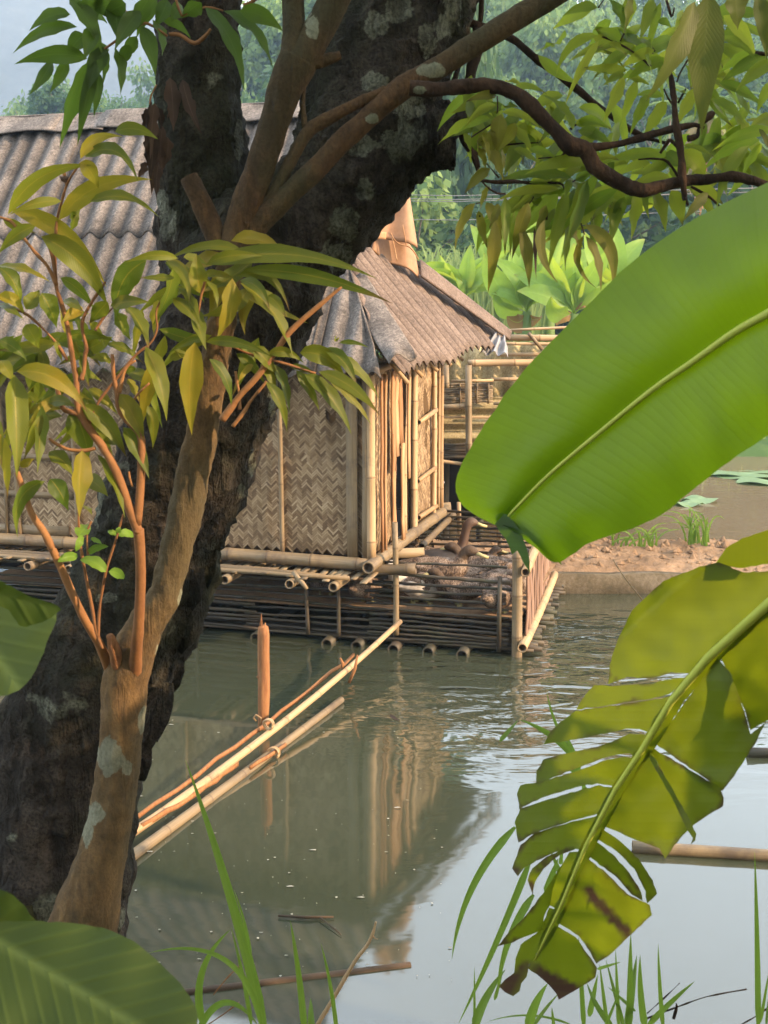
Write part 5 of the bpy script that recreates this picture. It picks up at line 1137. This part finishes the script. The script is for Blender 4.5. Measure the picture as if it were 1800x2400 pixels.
for i in range(46):
    x, y = rnd.choice([(rnd.uniform(0, 330), rnd.uniform(620, 960)), (rnd.uniform(330, 620), rnd.uniform(590, 850)), (rnd.uniform(0, 200), rnd.uniform(760, 1000))]); a = rnd.uniform(-.4, 3.5); L = rnd.uniform(90, 150)
    fl.append((x, y, x + math.cos(a) * L, y + abs(math.sin(a)) * L * .9 + 15, rnd.uniform(24, 38), rnd.uniform(-22, 22)))
leaves('foliage', MT['leaf'], slim, (0, 0), 1.0, YL + .12, fl, 55, .1)
# canopy at the upper right
YC = 2.6
rnd = random.Random(502); fl = []
for i in range(185):
    cx, cy, rx, ry = rnd.choice([(1480, 90, 200, 90), (1640, 200, 190, 160), (1330, 330, 180, 110), (1520, 390, 200, 110), (1180, 260, 90, 70), (1700, 60, 120, 80), (1300, 480, 180, 60), (1720, 330, 110, 80)])
    x, y = cx + rnd.gauss(0, .5) * rx, cy + rnd.gauss(0, .5) * ry; a = rnd.uniform(-.2, 3.4); L = rnd.uniform(70, 125)
    if y > 520 - max(0, x - 1450) * .45: continue
    fl.append((x, y, x + math.cos(a) * L, y + abs(math.sin(a)) * L * .8 + 20, rnd.uniform(22, 34), rnd.choice((-1, 1)) * rnd.uniform(4, 16)))
leaves('canopy', MT['leaf_up'], slim, (0, 0), 1.0, YC + .25, fl, 67, .15)
A6 = ((1300, 0), 3.318); 
leaves('canopy', MT['leaf_up'], slim, *A6, YC, [
 (340, 275, 10, 545, 78, -85), (345, 315, 85, 765, 82, -22), (510, 322, 325, 190, 80, -15), (585, 388, 305, 572, 80, -25), (565, 545, 215, 490, 70, 5), (775, 388, 515, 492, 82, -12), (700, 520, 555, 602, 60, -10), (545, 575, 385, 622, 62, -8), (540, 600, 382, 905, 108, -5), (640, 620, 518, 942, 100, -12), (732, 730, 588, 1005, 98, -8), (872, 790, 688, 1042, 112, -10), (845, 750, 625, 702, 60, -10), (1105, 690, 945, 945, 110, -10), (1075, 460, 1062, 662, 90, 0), (1050, 350, 925, 480, 60, 0), (805, 165, 905, 172, 62, 8), (420, -10, 562, 255, 118, 12), (590, -30, 545, 195, 118, 0), (770, -10, 668, 265, 98, 0), (825, 15, 720, 385, 72, -8), (335, 60, 68, 82, 82, -22), (1310, 120, 1565, 405, 108, 28), (1285, 295, 1565, 412, 80, 22), (1545, 420, 1285, 525, 92, -18), (1645, 440, 1295, 605, 100, -22), (1700, 480, 1415, 662, 112, -22), (1275, 640, 1625, 795, 92, 22), (1225, 765, 1482, 925, 92, 22), (1700, 630, 1575, 835, 80, -10), (1700, 890, 1500, 985, 62, -12), (1720, 1015, 1245, 1120, 92, -38), (1595, 1088, 1145, 1295, 92, -48), (1515, 1130, 1265, 1560, 98, -52), (1610, 1115, 1445, 1365, 92, -18),
 (145, 1010, -90, 700, 112, -35), (150, 972, 435, 962, 82, 32), (180, 1022, 452, 1102, 92, 28), (845, 1195, 345, 1245, 82, -32), (745, 1255, 475, 1332, 72, -12), (905, 1392, 595, 1402, 92, -22), (1000, 1165, 1175, 1380, 150, 15), (860, 1190, 1005, 1292, 118, 10), (1055, 1440, 1305, 1545, 112, 12), (640, 1490, 600, 1810, 130, 0), (760, 1480, 862, 1755, 132, 12), (905, 1480, 995, 1705, 112, 12), (505, 1450, 75, 1670, 118, -22), (462, 1500, 295, 1670, 92, -8), (545, 1530, 438, 1805, 98, -8), (1000, 1130, 1245, 1185, 60, 10), (1350, 110, 1700, 110, 90, 20), (700, 430, 760, 540, 80, 0), (620, 400, 770, 380, 90, 10), (650, 300, 760, 340, 90, 0), (1250, 1300, 1340, 1480, 90, 10), (640, 560, 560, 480, 70, 0), (420, 340, 560, 390, 60, 10), (940, 700, 1020, 690, 60, 0), (380, 560, 420, 640, 60, 0), (560, 600, 740, 620, 60, 0)], 61)
leaves('old_leaves', MT['leaf_big'], slim, *A6, 2.05, [(1090, 10, 732, 705, 205, 35, 1.95), (1200, -60, 1148, 945, 235, -8, 2.0), (1400, -80, 1425, 165, 185, 0, 2.0), (1580, -60, 1650, 395, 112, 8, 2.1), (1195, 1500, 1010, 1665, 92, -5, 2.4), (590, -40, 545, 200, 100, 0, 2.2), (1590, 1000, 1700, 1180, 60, 0, 2.4)], 62, dY=.03)
A7 = ((1050, 100), 3.6875)
leaves('canopy', MT['leaf_up'], slim, *A7, YC, [
 (565, 392, 845, 392, 62, 28), (490, 342, 645, 332, 50, 18), (1115, 712, 1385, 695, 92, 42), (1130, 780, 1425, 855, 92, 28), (415, 540, 150, 685, 80, -38), (465, 600, 785, 685, 80, 32), (455, 572, 605, 512, 60, 12), (430, 600, 405, 840, 60, 0), (560, 735, 725, 895, 98, 12), (570, 920, 785, 1005, 80, 10), (700, 922, 935, 952, 70, 10), (1205, 1045, 685, 1085, 112, -42), (1075, 1175, 425, 1155, 128, -42), (965, 1272, 435, 1315, 100, -32), (955, 1305, 635, 1610, 150, -15), (1030, 1275, 872, 1890, 128, -12), (1205, 1180, 992, 1785, 128, 5), (1475, 1260, 945, 1610, 118, -32), (1290, 1400, 1085, 1605, 80, -5), (1455, 1350, 1402, 1705, 112, 8), (500, 1330, 492, 1775, 108, -8), (575, 1450, 540, 1795, 50, -10), (1250, 1000, 1475, 970, 80, 12), (1060, 1180, 1010, 1300, 60, 0), (1300, 1130, 1000, 1560, 110, -10), (370, 660, 100, 720, 80, -20), (700, 1210, 980, 1210, 50, 10), (1100, 1190, 1250, 1080, 90, 0), (200, 1050, 160, 900, 60, 0), (140, 780, 200, 900, 70, 0), (1180, 1210, 1060, 1480, 100, 0), (1080, 900, 900, 1000, 80, 0)], 63)
leaves('old_leaves', MT['leaf_old'], slim, *A7, YC - .05, [(455, 620, 428, 905, 128, -8), (585, 690, 425, 895, 112, 12), (370, 750, 382, 965, 108, 0), (245, 850, 335, 905, 105, 10), (360, 930, 475, 1135, 125, 10), (470, 920, 482, 1062, 60, 0), (420, 460, 165, 460, 80, -15), (365, 1085, 148, 1255, 88, -8), (330, 1245, 278, 1395, 80, 0), (235, 1390, 60, 1745, 100, -45), (262, 1450, 342, 1735, 88, -12), (330, 1380, 465, 1655, 108, 12), (445, 1400, 358, 1555, 88, 0), (405, 1540, 350, 2095, 125, 12), (700, 1380, 558, 1805, 128, -8), (630, 1600, 702, 2055, 112, 18), (835, 1530, 935, 2015, 98, -88), (850, 1400, 755, 1625, 98, 0), (1050, 1600, 1132, 1712, 98, 0), (1175, 1570, 1422, 2075, 112, 118), (1175, 1660, 1262, 2065, 88, -118), (1188, 1670, 1322, 2095, 108, 38), (300, 800, 360, 1000, 90, 0), (260, 900, 330, 1060, 90, 0), (320, 760, 250, 880, 80, 0)], 64)
leaves('dead_leaves', MT['leaf_dead'], slim, *A7, YC, [(748, 1600, 762, 1990, 42, -4), (740, 1640, 770, 1800, 36, 0)], 65)
twigs('twig', MT['branch_dark'], slim, *A7, YC, [[(425, 460, 1.6), (430, 560, 1.8), (420, 680, 1.8)], [(415, 680, 2), (260, 780, 2), (140, 850, 2)], [(150, 860, 3), (210, 930, 5), (250, 1010, 5), (265, 1080, 4)], [(230, 930, 2), (330, 1040, 2), (440, 1170, 2)], [(280, 1190, 4), (430, 1205, 5), (560, 1200, 5), (700, 1210, 4), (960, 1215, 3), (1000, 1260, 2)], [(290, 1190, 3), (330, 1240, 2), (420, 1300, 2), (500, 1310, 2)], [(1230, 1090, 3), (1170, 1150, 2.4), (1080, 1200, 2.2), (1000, 1270, 2)], [(330, 1300, 1.6), (320, 1370, 1.6), (240, 1390, 1.4)], [(480, 885, 2), (640, 870, 2), (780, 865, 1.6)], [(1000, 920, 2), (980, 980, 2), (780, 1000, 1.6)], [(740, 1330, 2), (720, 1370, 2), (700, 1390, 2)], [(860, 1480, 2), (850, 1530, 2)], [(1150, 1560, 2), (1180, 1660, 2)], [(1060, 750, 4), (1080, 720, 3), (1110, 710, 2)]])
twigs('twig', MT['branch_dark'], slim, *A6, YC, [[(370, 285, 2), (460, 320, 2), (580, 385, 2.2), (660, 440, 2.2), (750, 520, 2)], [(850, 690, 2), (880, 760, 2.2), (930, 830, 3)], [(1045, 450, 2), (980, 560, 2.2), (950, 640, 2.5)], [(1020, 690, 2), (960, 800, 2.4)], [(650, 1240, 2), (780, 1235, 2.4), (880, 1260, 3), (970, 1390, 3)], [(820, 1190, 3), (870, 1120, 4), (900, 1090, 4), (960, 1150, 4)], [(1060, 1450, 3), (1200, 1530, 3), (1290, 1610, 2.6), (1430, 1720, 2.4), (1530, 1830, 2.4), (1640, 1940, 2.2)], [(1010, 1500, 6), (1020, 1560, 4), (1040, 1600, 2)], [(510, 320, 2), (540, 260, 2)], [(870, 0, 3), (910, 130, 3), (930, 60, 2)], [(1560, 410, 4), (1700, 430, 4)], [(380, 0, 2), (340, 60, 2)], [(740, 350, 2), (780, 400, 2)]])
leaves('old_leaves', MT['leaf_old'], slim, (900, 0), 1.843, 2.45, [(1640, 1005, 1590, 1015, 40, 0), (1600, 1060, 1565, 1180, 55, 0), (1590, 1020, 1680, 1060, 40, 8), (1660, 1080, 1620, 1080, 20, 0)], 66)

# ------------------------------------------------------------------ the banana plant at the right edge
ban = thing('near_banana_plant', 'banana plant reaching in from the right with one whole and one torn leaf', 'banana plant', (2.05, .95, .3))
b = B(); tube(b, [Vector((2.05, .95, .1)), Vector((2.03, .95, 1.4)), Vector((1.98, .98, 2.5))], [.12, .10, .07], 16, True, .008, 6); b.build('stem', MT['crown_light'], ban)
ST = [((1172, 1231), (1166, 1233), (1182, 1231)), ((1190, 1212), (1112, 1206), (1252, 1282)), ((1212, 1188), (1076, 1172), (1306, 1318)), ((1289, 1111), (1072, 1112), (1386, 1271)), ((1410, 1010), (1128, 1008), (1530, 1218)), ((1530, 913), (1225, 872), (1630, 1143)), ((1627, 846), (1345, 748), (1722, 1072)), ((1723, 778), (1475, 620), (1835, 1000)), ((1800, 735), (1610, 524), (1935, 940)), ((1930, 660), (1790, 432), (2080, 860)), ((2100, 585), (1990, 350), (2250, 770)), ((2300, 520), (2230, 320), (2400, 650)), ((2460, 470), (2440, 430), (2480, 500))]
def bandep(x, y): return 2.02 - (x - 1000) * .00062 + (y - 900) * .00010
st2 = crom([a + b_ + c for a, b_, c in ST], 8)
b = B(); rows = []; nS = 12; rnd = random.Random(77)
for i, q in enumerate(st2):
    mid, up, lo = Vector(q[0:2]), Vector(q[2:4]), Vector(q[4:6]); row = []
    for j in range(-nS, nS + 1):
        s = abs(j) / nS; e = up if j < 0 else lo
        pxy = mid.lerp(e, s); Y = bandep(*pxy) + .10 * s * s * (1 if j < 0 else -.4) - .03 * math.sin(s * math.pi) + .012 * noise.noise(Vector((i * .21, s * 1.6, j / abs(j) if j else 0))) * s 
        edge = 1 + (.012 * noise.noise(Vector((i * .5, 5 if j < 0 else 9, 0))) if abs(j) == nS else 0)
        pxy = mid.lerp(e, s * edge); row.append(b.vert(P(pxy.x, pxy.y, Y)))
    rows.append(row)
N = len(rows)
for i in range(N - 1):
    for j in range(2 * nS):
        b.face((rows[i][j], rows[i][j + 1], rows[i + 1][j + 1], rows[i + 1][j]), ((j / (2 * nS), i / N), ((j + 1) / (2 * nS), i / N), ((j + 1) / (2 * nS), (i + 1) / N), (j / (2 * nS), (i + 1) / N)))
patch(b, [(1160, 1228), (1182, 1205), (1205, 1222), (1222, 1250), (1240, 1300), (1243, 1345), (1226, 1318), (1212, 1290), (1200, 1300), (1184, 1262)], lambda x, y: P(x, y, bandep(x, y) - .02 - (y - 1200) * .0004), 14, None, lambda x, y: (.75, y / 900))
patch(b, [(1270, 1288), (1306, 1316), (1318, 1325), (1300, 1300), (1272, 1272)], lambda x, y: P(x, y, bandep(x, y) - .025), 10, None, lambda x, y: (.75, y / 900))
whole = b.build('leaf_blade', MT['banana'], ban); whole['label'] = 'large whole bright green leaf'
b = B(); mids = [st2[i][0:2] for i in range(0, len(st2), 2)]
tube(b, [P(x, y, bandep(x, y) - .012) for x, y in mids], [.0016 + .0068 * (i / len(mids)) for i in range(len(mids))], 10); b.build('midrib', MT['midrib'], ban)
# the torn leaf below it
def tdep(x, y): return 1.92 - (x - 1180) * .00055 + max(0, y - 2050) * .0002
MR = [(1318, 2116), (1253, 2252)]
def mrx(y):
    k = [(1100, 2230), (1230, 2090), (1300, 1950), (1416, 1800), (1541, 1660), (1644, 1573), (1753, 1508), (1850, 1443), (1986, 1372), (2116, 1318), (2252, 1253), (2400, 1180)]
    for (a, x), (c, z) in zip(k, k[1:]):
        if y <= c: return x + (z - x) * (y - a) / (c - a)
    return k[-1][1]
b = B()
def brown(x, y, segs):
    k = 0.0; p = Vector((x, y))
    for (x0, y0, x1, y1, r) in segs:
        a, c = Vector((x0, y0)), Vector((x1, y1)); t = max(0, min(1, (p - a).dot(c - a) / max(1, (c - a).length_squared))); dd = (p - a.lerp(c, t)).length + 9 * noise.noise(Vector((x * .05, y * .05, 0)))
        k = max(k, min(1, max(0, (r - dd) / 8)))
    return k
BRN = [(1205, 2310, 1180, 2340, 34), (1240, 2275, 1340, 2335, 30), (1376, 2085, 1480, 2200, 15), (1210, 2040, 1203, 2055, 14), (1246, 2070, 1248, 2095, 12), (1335, 1990, 1262, 2040, 7), (1690, 1850, 1700, 1845, 6)]
def lobe(pts, lift, curl, src=False, twist=0.0):
    pl = [(x, y) if src else (900 + x / 1.8433, 1400 + y / 1.8433) for x, y in pts]
    cx = sum(p[0] for p in pl) / len(pl); cy = sum(p[1] for p in pl) / len(pl)
    def wf(x, y):
        d = min(1, abs(x - mrx(y)) / 260); u = (y - cy) / 60
        return P(x, y, tdep(x, y) + lift * d + 1.6 * curl * d * d - .012 * u * u * d * twist + twist * u * .012 * d + .006 * noise.noise(Vector((x * .02, y * .02, cx))))
    def mf(x, y):
        k = brown(x, y, BRN); p = Vector((x, y)); dm = 99
        for a, c in zip(pl, pl[1:] + pl[:1]):
            a, c = Vector(a), Vector(c); t = max(0, min(1, (p - a).dot(c - a) / max(1, (c - a).length_squared))); dm = min(dm, (p - a.lerp(c, t)).length)
        if dm < 5 and abs(x - mrx(y)) > 60: k = max(k, min(.85, max(0, .3 + 1.6 * noise.noise(Vector((x * .022, y * .022, 3))) + max(0, (y - 1900) * .0012))))
        return k
    patch(b, pl, wf, 11, mf, lambda x, y: (.5 + max(-.5, min(.5, (x - mrx(y)) / 600)), (y + abs(x - mrx(y)) * .35) / 1300))
strip = [1190, 1300, 1416, 1541, 1644, 1753, 1850, 1986, 2116, 2200]
lobe([(mrx(y) - 16 + .004 * (y - 1200), y) for y in strip] + [(1253, 2252)] + [(mrx(y) + 42 - .026 * (y - 1200), y) for y in reversed(strip)], 0, 0, True)
lobe([(1850, 1385), (1660, 1541), (1621, 1579), (1573, 1576), (1530, 1590), (1470, 1587), (1426, 1603), (1428, 1560), (1448, 1500), (1482, 1429), (1554, 1362), (1640, 1328), (1685, 1318), (1742, 1342), (1800, 1338), (1900, 1325)], .02, .05, True)
for k, pts in enumerate([[(1320, 345), (1240, 352), (1160, 372), (1000, 382), (910, 380), (870, 420), (830, 485), (920, 474), (1000, 460), (1130, 442), (1235, 418)],
    [(1238, 428), (1130, 447), (1000, 467), (830, 490), (760, 540), (720, 580), (690, 635), (780, 622), (880, 605), (1050, 568), (1100, 570), (1138, 582)],
    [(1128, 592), (1060, 590), (980, 625), (900, 650), (760, 680), (690, 700), (660, 750), (655, 808), (740, 775), (830, 740), (960, 690), (1060, 672), (1082, 684)],
    [(1070, 692), (1040, 690), (960, 702), (830, 752), (660, 800), (590, 810), (575, 850), (585, 915), (640, 885), (700, 860), (830, 820), (920, 805), (1000, 818)],
    [(1000, 824), (930, 812), (850, 830), (700, 877), (590, 912), (565, 970), (580, 1060), (640, 1025), (700, 1002), (830, 960), (945, 930)],
    [(940, 940), (830, 965), (740, 990), (650, 1020), (590, 1070), (565, 1140), (555, 1172), (578, 1206), (605, 1170), (640, 1150), (740, 1100), (830, 1086), (862, 1094)],
    [(815, 1082), (760, 1095), (700, 1122), (640, 1172), (620, 1222), (643, 1287), (652, 1232), (690, 1172), (760, 1112), (825, 1088)],
    [(865, 1095), (800, 1100), (770, 1150), (735, 1230), (715, 1330), (745, 1345), (765, 1345)],
    [(745, 1350), (715, 1340), (690, 1400), (660, 1450), (590, 1500), (570, 1560), (560, 1620), (495, 1680), (520, 1705), (558, 1722), (587, 1700), (592, 1670), (617, 1640), (625, 1590), (648, 1560)]]):
    lobe(pts, .03 + .012 * (k % 3), .05 + .02 * (k % 2), False, .5 + .4 * (k % 2))
lobe([(772, 1148), (740, 1200), (700, 1262), (600, 1390), (545, 1440), (490, 1507), (560, 1490), (575, 1480), (650, 1452), (685, 1432), (690, 1382), (715, 1335), (735, 1240)], -.06, .02, False, .3)
for k, pts in enumerate([[(1455, 255), (1560, 490), (1582, 575), (1640, 540), (1662, 530), (1800, 480), (1900, 200), (1800, -60), (1659, 35)],
    [(1440, 262), (1500, 330), (1560, 500), (1583, 590), (1650, 540), (1600, 640), (1500, 790), (1462, 835), (1400, 790), (1300, 722), (1172, 632)],
    [(1150, 650), (1220, 685), (1300, 732), (1450, 820), (1470, 870), (1465, 900), (1340, 980), (1280, 1040), (1215, 1130), (1190, 1085), (1090, 1050), (1000, 1010), (948, 988)],
    [(1130, 668), (1160, 675), (1230, 800), (1300, 920), (1350, 1020), (1345, 1050), (1325, 1070), (1335, 1040), (1308, 1000), (1240, 860)],
    [(942, 1000), (1020, 1050), (1100, 1130), (1160, 1222), (1182, 1282), (1135, 1322), (1130, 1270), (1080, 1172), (1000, 1092), (918, 1044)],
    [(910, 1050), (990, 1110), (1060, 1190), (1110, 1270), (1118, 1312), (1070, 1282), (1000, 1205), (884, 1118)],
    [(880, 1126), (960, 1190), (1050, 1280), (1150, 1330), (1157, 1372), (1080, 1447), (1040, 1482), (970, 1552), (915, 1582), (890, 1532), (840, 1460), (748, 1405)],
    [(740, 1416), (830, 1470), (880, 1540), (920, 1600), (915, 1642), (820, 1702), (755, 1737), (745, 1710), (690, 1652), (620, 1602), (642, 1565)]]):
    lobe(pts, [.0, -.02, .02, -.07, .02, .05, .0, .015][k], [.03, .0, -.04, -.02, .03, .04, -.05, -.04][k], False, [0, .3, .3, 0, .6, .4, .4, .5][k])
torn = b.build('leaf_blade', MT['banana_torn'], ban); torn['label'] = 'torn yellowing leaf with brown burnt tips'
b = B(); yy = [1180, 1300, 1416, 1541, 1644, 1753, 1850, 1986, 2116, 2200, 2252]
tube(b, [P(mrx(y), y, tdep(mrx(y), y) - .012) for y in yy], [.0085, .008, .0074, .0068, .006, .0052, .0045, .0038, .003, .0022, .0014], 10); b.build('midrib', MT['midrib'], ban)
b = B(); patch(b, [(1676, 1322), (1700, 1285), (1740, 1262), (1800, 1242), (1900, 1220), (1900, 1300), (1800, 1322), (1730, 1332)], lambda x, y: P(x, y, 1.75 - (x - 1680) * .0006), 14, None, lambda x, y: (.7, x / 900)); b.build('leaf_tip', MT['banana_torn'], ban)
# petioles carry both leaves back to the stem
b = B(); pm = P(mids[-1][0], mids[-1][1], bandep(*mids[-1])); tube(b, [pm, pm.lerp(Vector((1.98, .98, 2.5)), .5) + Vector((0, 0, .12)), Vector((1.98, .98, 2.45))], [.011, .016, .024], 10)
pm = P(mrx(1180), 1180, tdep(mrx(1180), 1180)); tube(b, [pm, pm.lerp(Vector((2.0, .96, 2.0)), .5) + Vector((0, 0, .14)), Vector((2.0, .96, 2.0))], [.013, .017, .024], 10); b.build('leaf_stalk', MT['stalk'], ban)

# ------------------------------------------------------------------ broad leaves at the lower left corner
lf = thing('broad_leaf_plant', 'broad leaved plant filling the lower left corner with large near leaves', 'plant', P(-250, 2450, 1.0))
b = B()
def near(poly, Yf, ax, step=16):
    (x0, y0), (x1, y1) = ax; d = Vector((x1 - x0, y1 - y0)); L = d.length; d /= L; nx = Vector((-d.y, d.x))
    def uv(x, y):
        q = Vector((x - x0, y - y0)); a, c = q.dot(d), q.dot(nx); return (.5 + max(-.5, min(.5, c / 520)), (a + abs(c) * .0) / 900)
    def wf(x, y):
        c = Vector((x - x0, y - y0)).dot(nx) / 250; a = Vector((x - x0, y - y0)).dot(d) / L
        return P(x, y, Yf(x, y) - .035 * abs(c) + .03 * c * c + .006 * math.sin(a * 26) * abs(c))
    patch(b, poly, wf, step, None, uv)
near([(0, 2160), (80, 2158), (135, 2161), (200, 2167), (260, 2180), (315, 2207), (369, 2250), (423, 2304), (455, 2350), (464, 2385), (455, 2440), (400, 2520), (200, 2570), (-150, 2500), (-220, 2250), (-120, 2150)], lambda x, y: 1.02 + (2400 - y) * .0004, ((-200, 2090), (430, 2470)))
b.build('leaf', MT['banana_near'], lf)
b = B(); near([(-120, 2060), (-40, 2076), (0, 2084), (33, 2099), (60, 2125), (82, 2158), (70, 2200), (-40, 2260), (-160, 2230)], lambda x, y: 1.12, ((-160, 2140), (90, 2190)))
b.build('leaf', MT['banana_near'], lf)
b = B(); near([(-120, 1380), (0, 1372), (75, 1405), (133, 1425), (132, 1456), (108, 1507), (93, 1552), (75, 1588), (45, 1617), (18, 1628), (-60, 1640), (-160, 1560)], lambda x, y: 1.35 + (1620 - y) * .0006, ((-140, 1330), (60, 1640)))
near([(-100, 1352), (0, 1360), (27, 1375), (75, 1400), (133, 1418), (144, 1428), (120, 1448), (100, 1458), (60, 1470), (45, 1466), (20, 1430), (-60, 1390)], lambda x, y: 1.30 - (1470 - y) * .0003, ((-100, 1370), (140, 1428)), 10)
b.build('leaf', MT['banana_near'], lf)
b = B()
for q0, q1 in ((P(-200, 2095, 1.03), Vector((-.62, .55, 1.3))), (P(-160, 2140, 1.12), Vector((-.62, .55, 1.3))), (P(-140, 1400, 1.42), Vector((-.62, .6, 1.5)))): tube(b, [q0, q0.lerp(q1, .5) + Vector((0, 0, .05)), q1], [.006, .008, .01], 8)
tube(b, [Vector((-.62, .55, .7)), Vector((-.62, .56, 1.3)), Vector((-.62, .6, 1.6))], [.03, .025, .015], 10)
b.build('stalk', MT['stalk'], lf)

# ------------------------------------------------------------------ grass and twigs on the near bank
def gclump(name, label, off, sc, Y, rows, seed, base):
    t = thing(name, label, 'grass', base, 'tall grass clumps on the near bank'); rnd = random.Random(seed)
    for r in rows:
        x0, y0, x1, y1, wd, bend = r; b = B()
        pleaf(b, off[0] + x0 / sc, off[1] + y0 / sc, off[0] + x1 / sc, off[1] + y1 / sc, wd / sc, bend / sc, Y + rnd.uniform(-.12, .12), .08, rnd, .03, blade_prof, rnd.uniform(-.25, .25), .3, 16)
        b.build('blade', MT['grass'], t)
    return t
G5 = ((300, 1700), 2.074)
gclump('grass_clump', 'tallest arching grass blades rising left of centre at the bottom', *G5, 2.45, [(670, 1500, 278, 165, 62, -22), (598, 1120, 513, 795, 18, -10), (365, 1460, 502, 988, 46, 78), (650, 1480, 92, 1108, 34, -185), (335, 1500, 640, 1470, 42, 140), (600, 1460, 500, 980, 26, -8)], 71, P(600, 2420, 2.45))
gclump('grass_clump', 'three thin upright blades at the bottom centre', *G5, 2.45, [(858, 1500, 788, 945, 40, -8), (890, 1520, 888, 1325, 46, 0), (1015, 1500, 937, 1058, 26, -10)], 72, P(720, 2420, 2.45))
G6 = ((1000, 1900), 2.074); G7 = ((900, 1400), 1.843)
gclump('grass_clump', 'thick tuft of green blades behind the tip of the torn leaf', *G6, 2.3, [(430, 80, 122, 728, 46, -62), (505, 235, 150, 1045, 40, 10), (520, 408, 345, 905, 44, -40), (230, 1060, 385, 770, 54, 18), (232, 1060, 232, 758, 16, 0), (495, 1060, 590, 838, 58, 14), (520, 1045, 645, 885, 22, 5), (700, 1040, 285, 1030, 14, -40), (618, 1045, 608, 955, 20, 0), (765, 1060, 738, 605, 30, 0), (790, 1000, 832, 795, 34, 0), (905, 1055, 778, 835, 36, 14), (935, 1060, 918, 670, 24, 0), (985, 1060, 992, 590, 40, 0), (1062, 1060, 1038, 700, 42, 10), (975, 1060, 1022, 700, 46, 0), (865, 1060, 942, 865, 18, 0), (1015, 975, 880, 855, 20, 0), (830, 770, 945, 735, 18, 0), (700, 420, 600, 190, 40, 0), (580, 400, 640, 230, 44, 0), (650, 260, 660, 180, 24, 0), (880, 1060, 840, 740, 24, 0), (960, 1060, 870, 720, 26, 0), (330, 920, 370, 780, 20, 0)], 73, P(1350, 2420, 2.3))
gclump('grass_clump', 'upright single blades at the bottom right corner', *G6, 2.3, [(1150, 1060, 1125, 645, 26, 4), (1075, 1045, 1305, 828, 34, 5), (1612, 1070, 1594, 195, 34, -3), (1622, 1030, 1668, 760, 18, 0), (1650, 1040, 1662, 900, 16, 0)], 74, P(1690, 2420, 2.3))
gclump('grass_clump', 'pale bent blade and tip showing between the torn leaf and the water', *G7, 2.6, [(822, 690, 585, 528, 34, -20), (830, 760, 790, 600, 60, 0), (790, 640, 703, 405, 16, 12), (500, 622, 580, 530, 22, 0), (870, 840, 860, 800, 30, 0)], 75, P(1330, 1800, 2.6))
def stick(label, off, sc, Y, lines, mat='twig', nm='twig'):
    b = B()
    for ln in lines: limb(b, [(off[0] + x / sc, off[1] + y / sc, r) for x, y, r in ln], Y, 7, 4, .0012, 40)
    o = b.build(nm, MT[mat], None, True, P(off[0] + lines[0][0][0] / sc, off[1] + lines[0][0][1] / sc, Y)); tag(o, label, 'twig')
stick('straw coloured dry stalk slanting up from the bottom centre', *G5, 2.5, [[(905, 1480, 6), (990, 1340, 5.5), (1100, 1150, 5), (1160, 1070, 4.5), (1190, 1010, 4), (1205, 955, 2.5)], [(1185, 1015, 3), (1200, 1035, 2), (1215, 1040, 1)]], 'bamboo')
stick('thin grey twig low behind the bent grass blade', *G5, 2.6, [[(380, 1460, 1.5), (470, 1400, 1.5), (540, 1345, 1.5)]], 'twig')
stick('thin grey twig higher behind the tallest grass blade', *G5, 2.6, [[(415, 1310, 1.5), (480, 1230, 1.5), (550, 1160, 1.5)]], 'twig')
stick('long bare twig slanting right at the lower right', *G6, 2.4, [[(1070, 1010, 2), (1230, 950, 2), (1360, 905, 2), (1555, 868, 1.6)]], 'branch_dark')
stick('short bare twig rising steeply above the long one at lower right', *G6, 2.4, [[(1072, 985, 1.5), (1150, 915, 1.5), (1230, 838, 1.2)]], 'branch_dark')
stick('bare twig in the extreme bottom right corner', *G6, 2.4, [[(1520, 1045, 2), (1600, 1000, 2), (1680, 945, 2)]], 'branch_dark')
stick('stubby dark twig end standing up at the lower right', *G6, 2.4, [[(1200, 1010, 4), (1215, 960, 3.5), (1212, 935, 1.5)]], 'branch_dark')
stick('fine straw crossing the concrete edge beside the torn leaf', (1000, 600), 2.074, 2.9, [[(905, 1475, 1.3), (960, 1560, 1.6), (1055, 1680, 1.6)]], 'bamboo')
# ------------------------------------------------------------------ haze in the valley air
b = B(); x0, x1, y0, y1, z0, z1 = -450, 300, -30, 440, -2.3, 124
for p in ((x0, y0, z0), (x1, y0, z0), (x1, y1, z0), (x0, y1, z0), (x0, y0, z1), (x1, y0, z1), (x1, y1, z1), (x0, y1, z1)): b.vert(p)
for f in ((0, 3, 2, 1), (4, 5, 6, 7), (0, 1, 5, 4), (1, 2, 6, 5), (2, 3, 7, 6), (3, 0, 4, 7)): b.face(f)
m = M('valley haze'); v = m.n('ShaderNodeVolumePrincipled'); v.inputs['Color'].default_value = (.47, .70, 1.0, 1); v.inputs['Density'].default_value = 0.0011; v.inputs['Anisotropy'].default_value = .1
m.l(v.outputs[0], m.out.inputs['Volume']); o = b.build('haze', m.mat, None, False); tag(o, 'pale blue haze filling the valley air', 'haze', None, 'stuff')
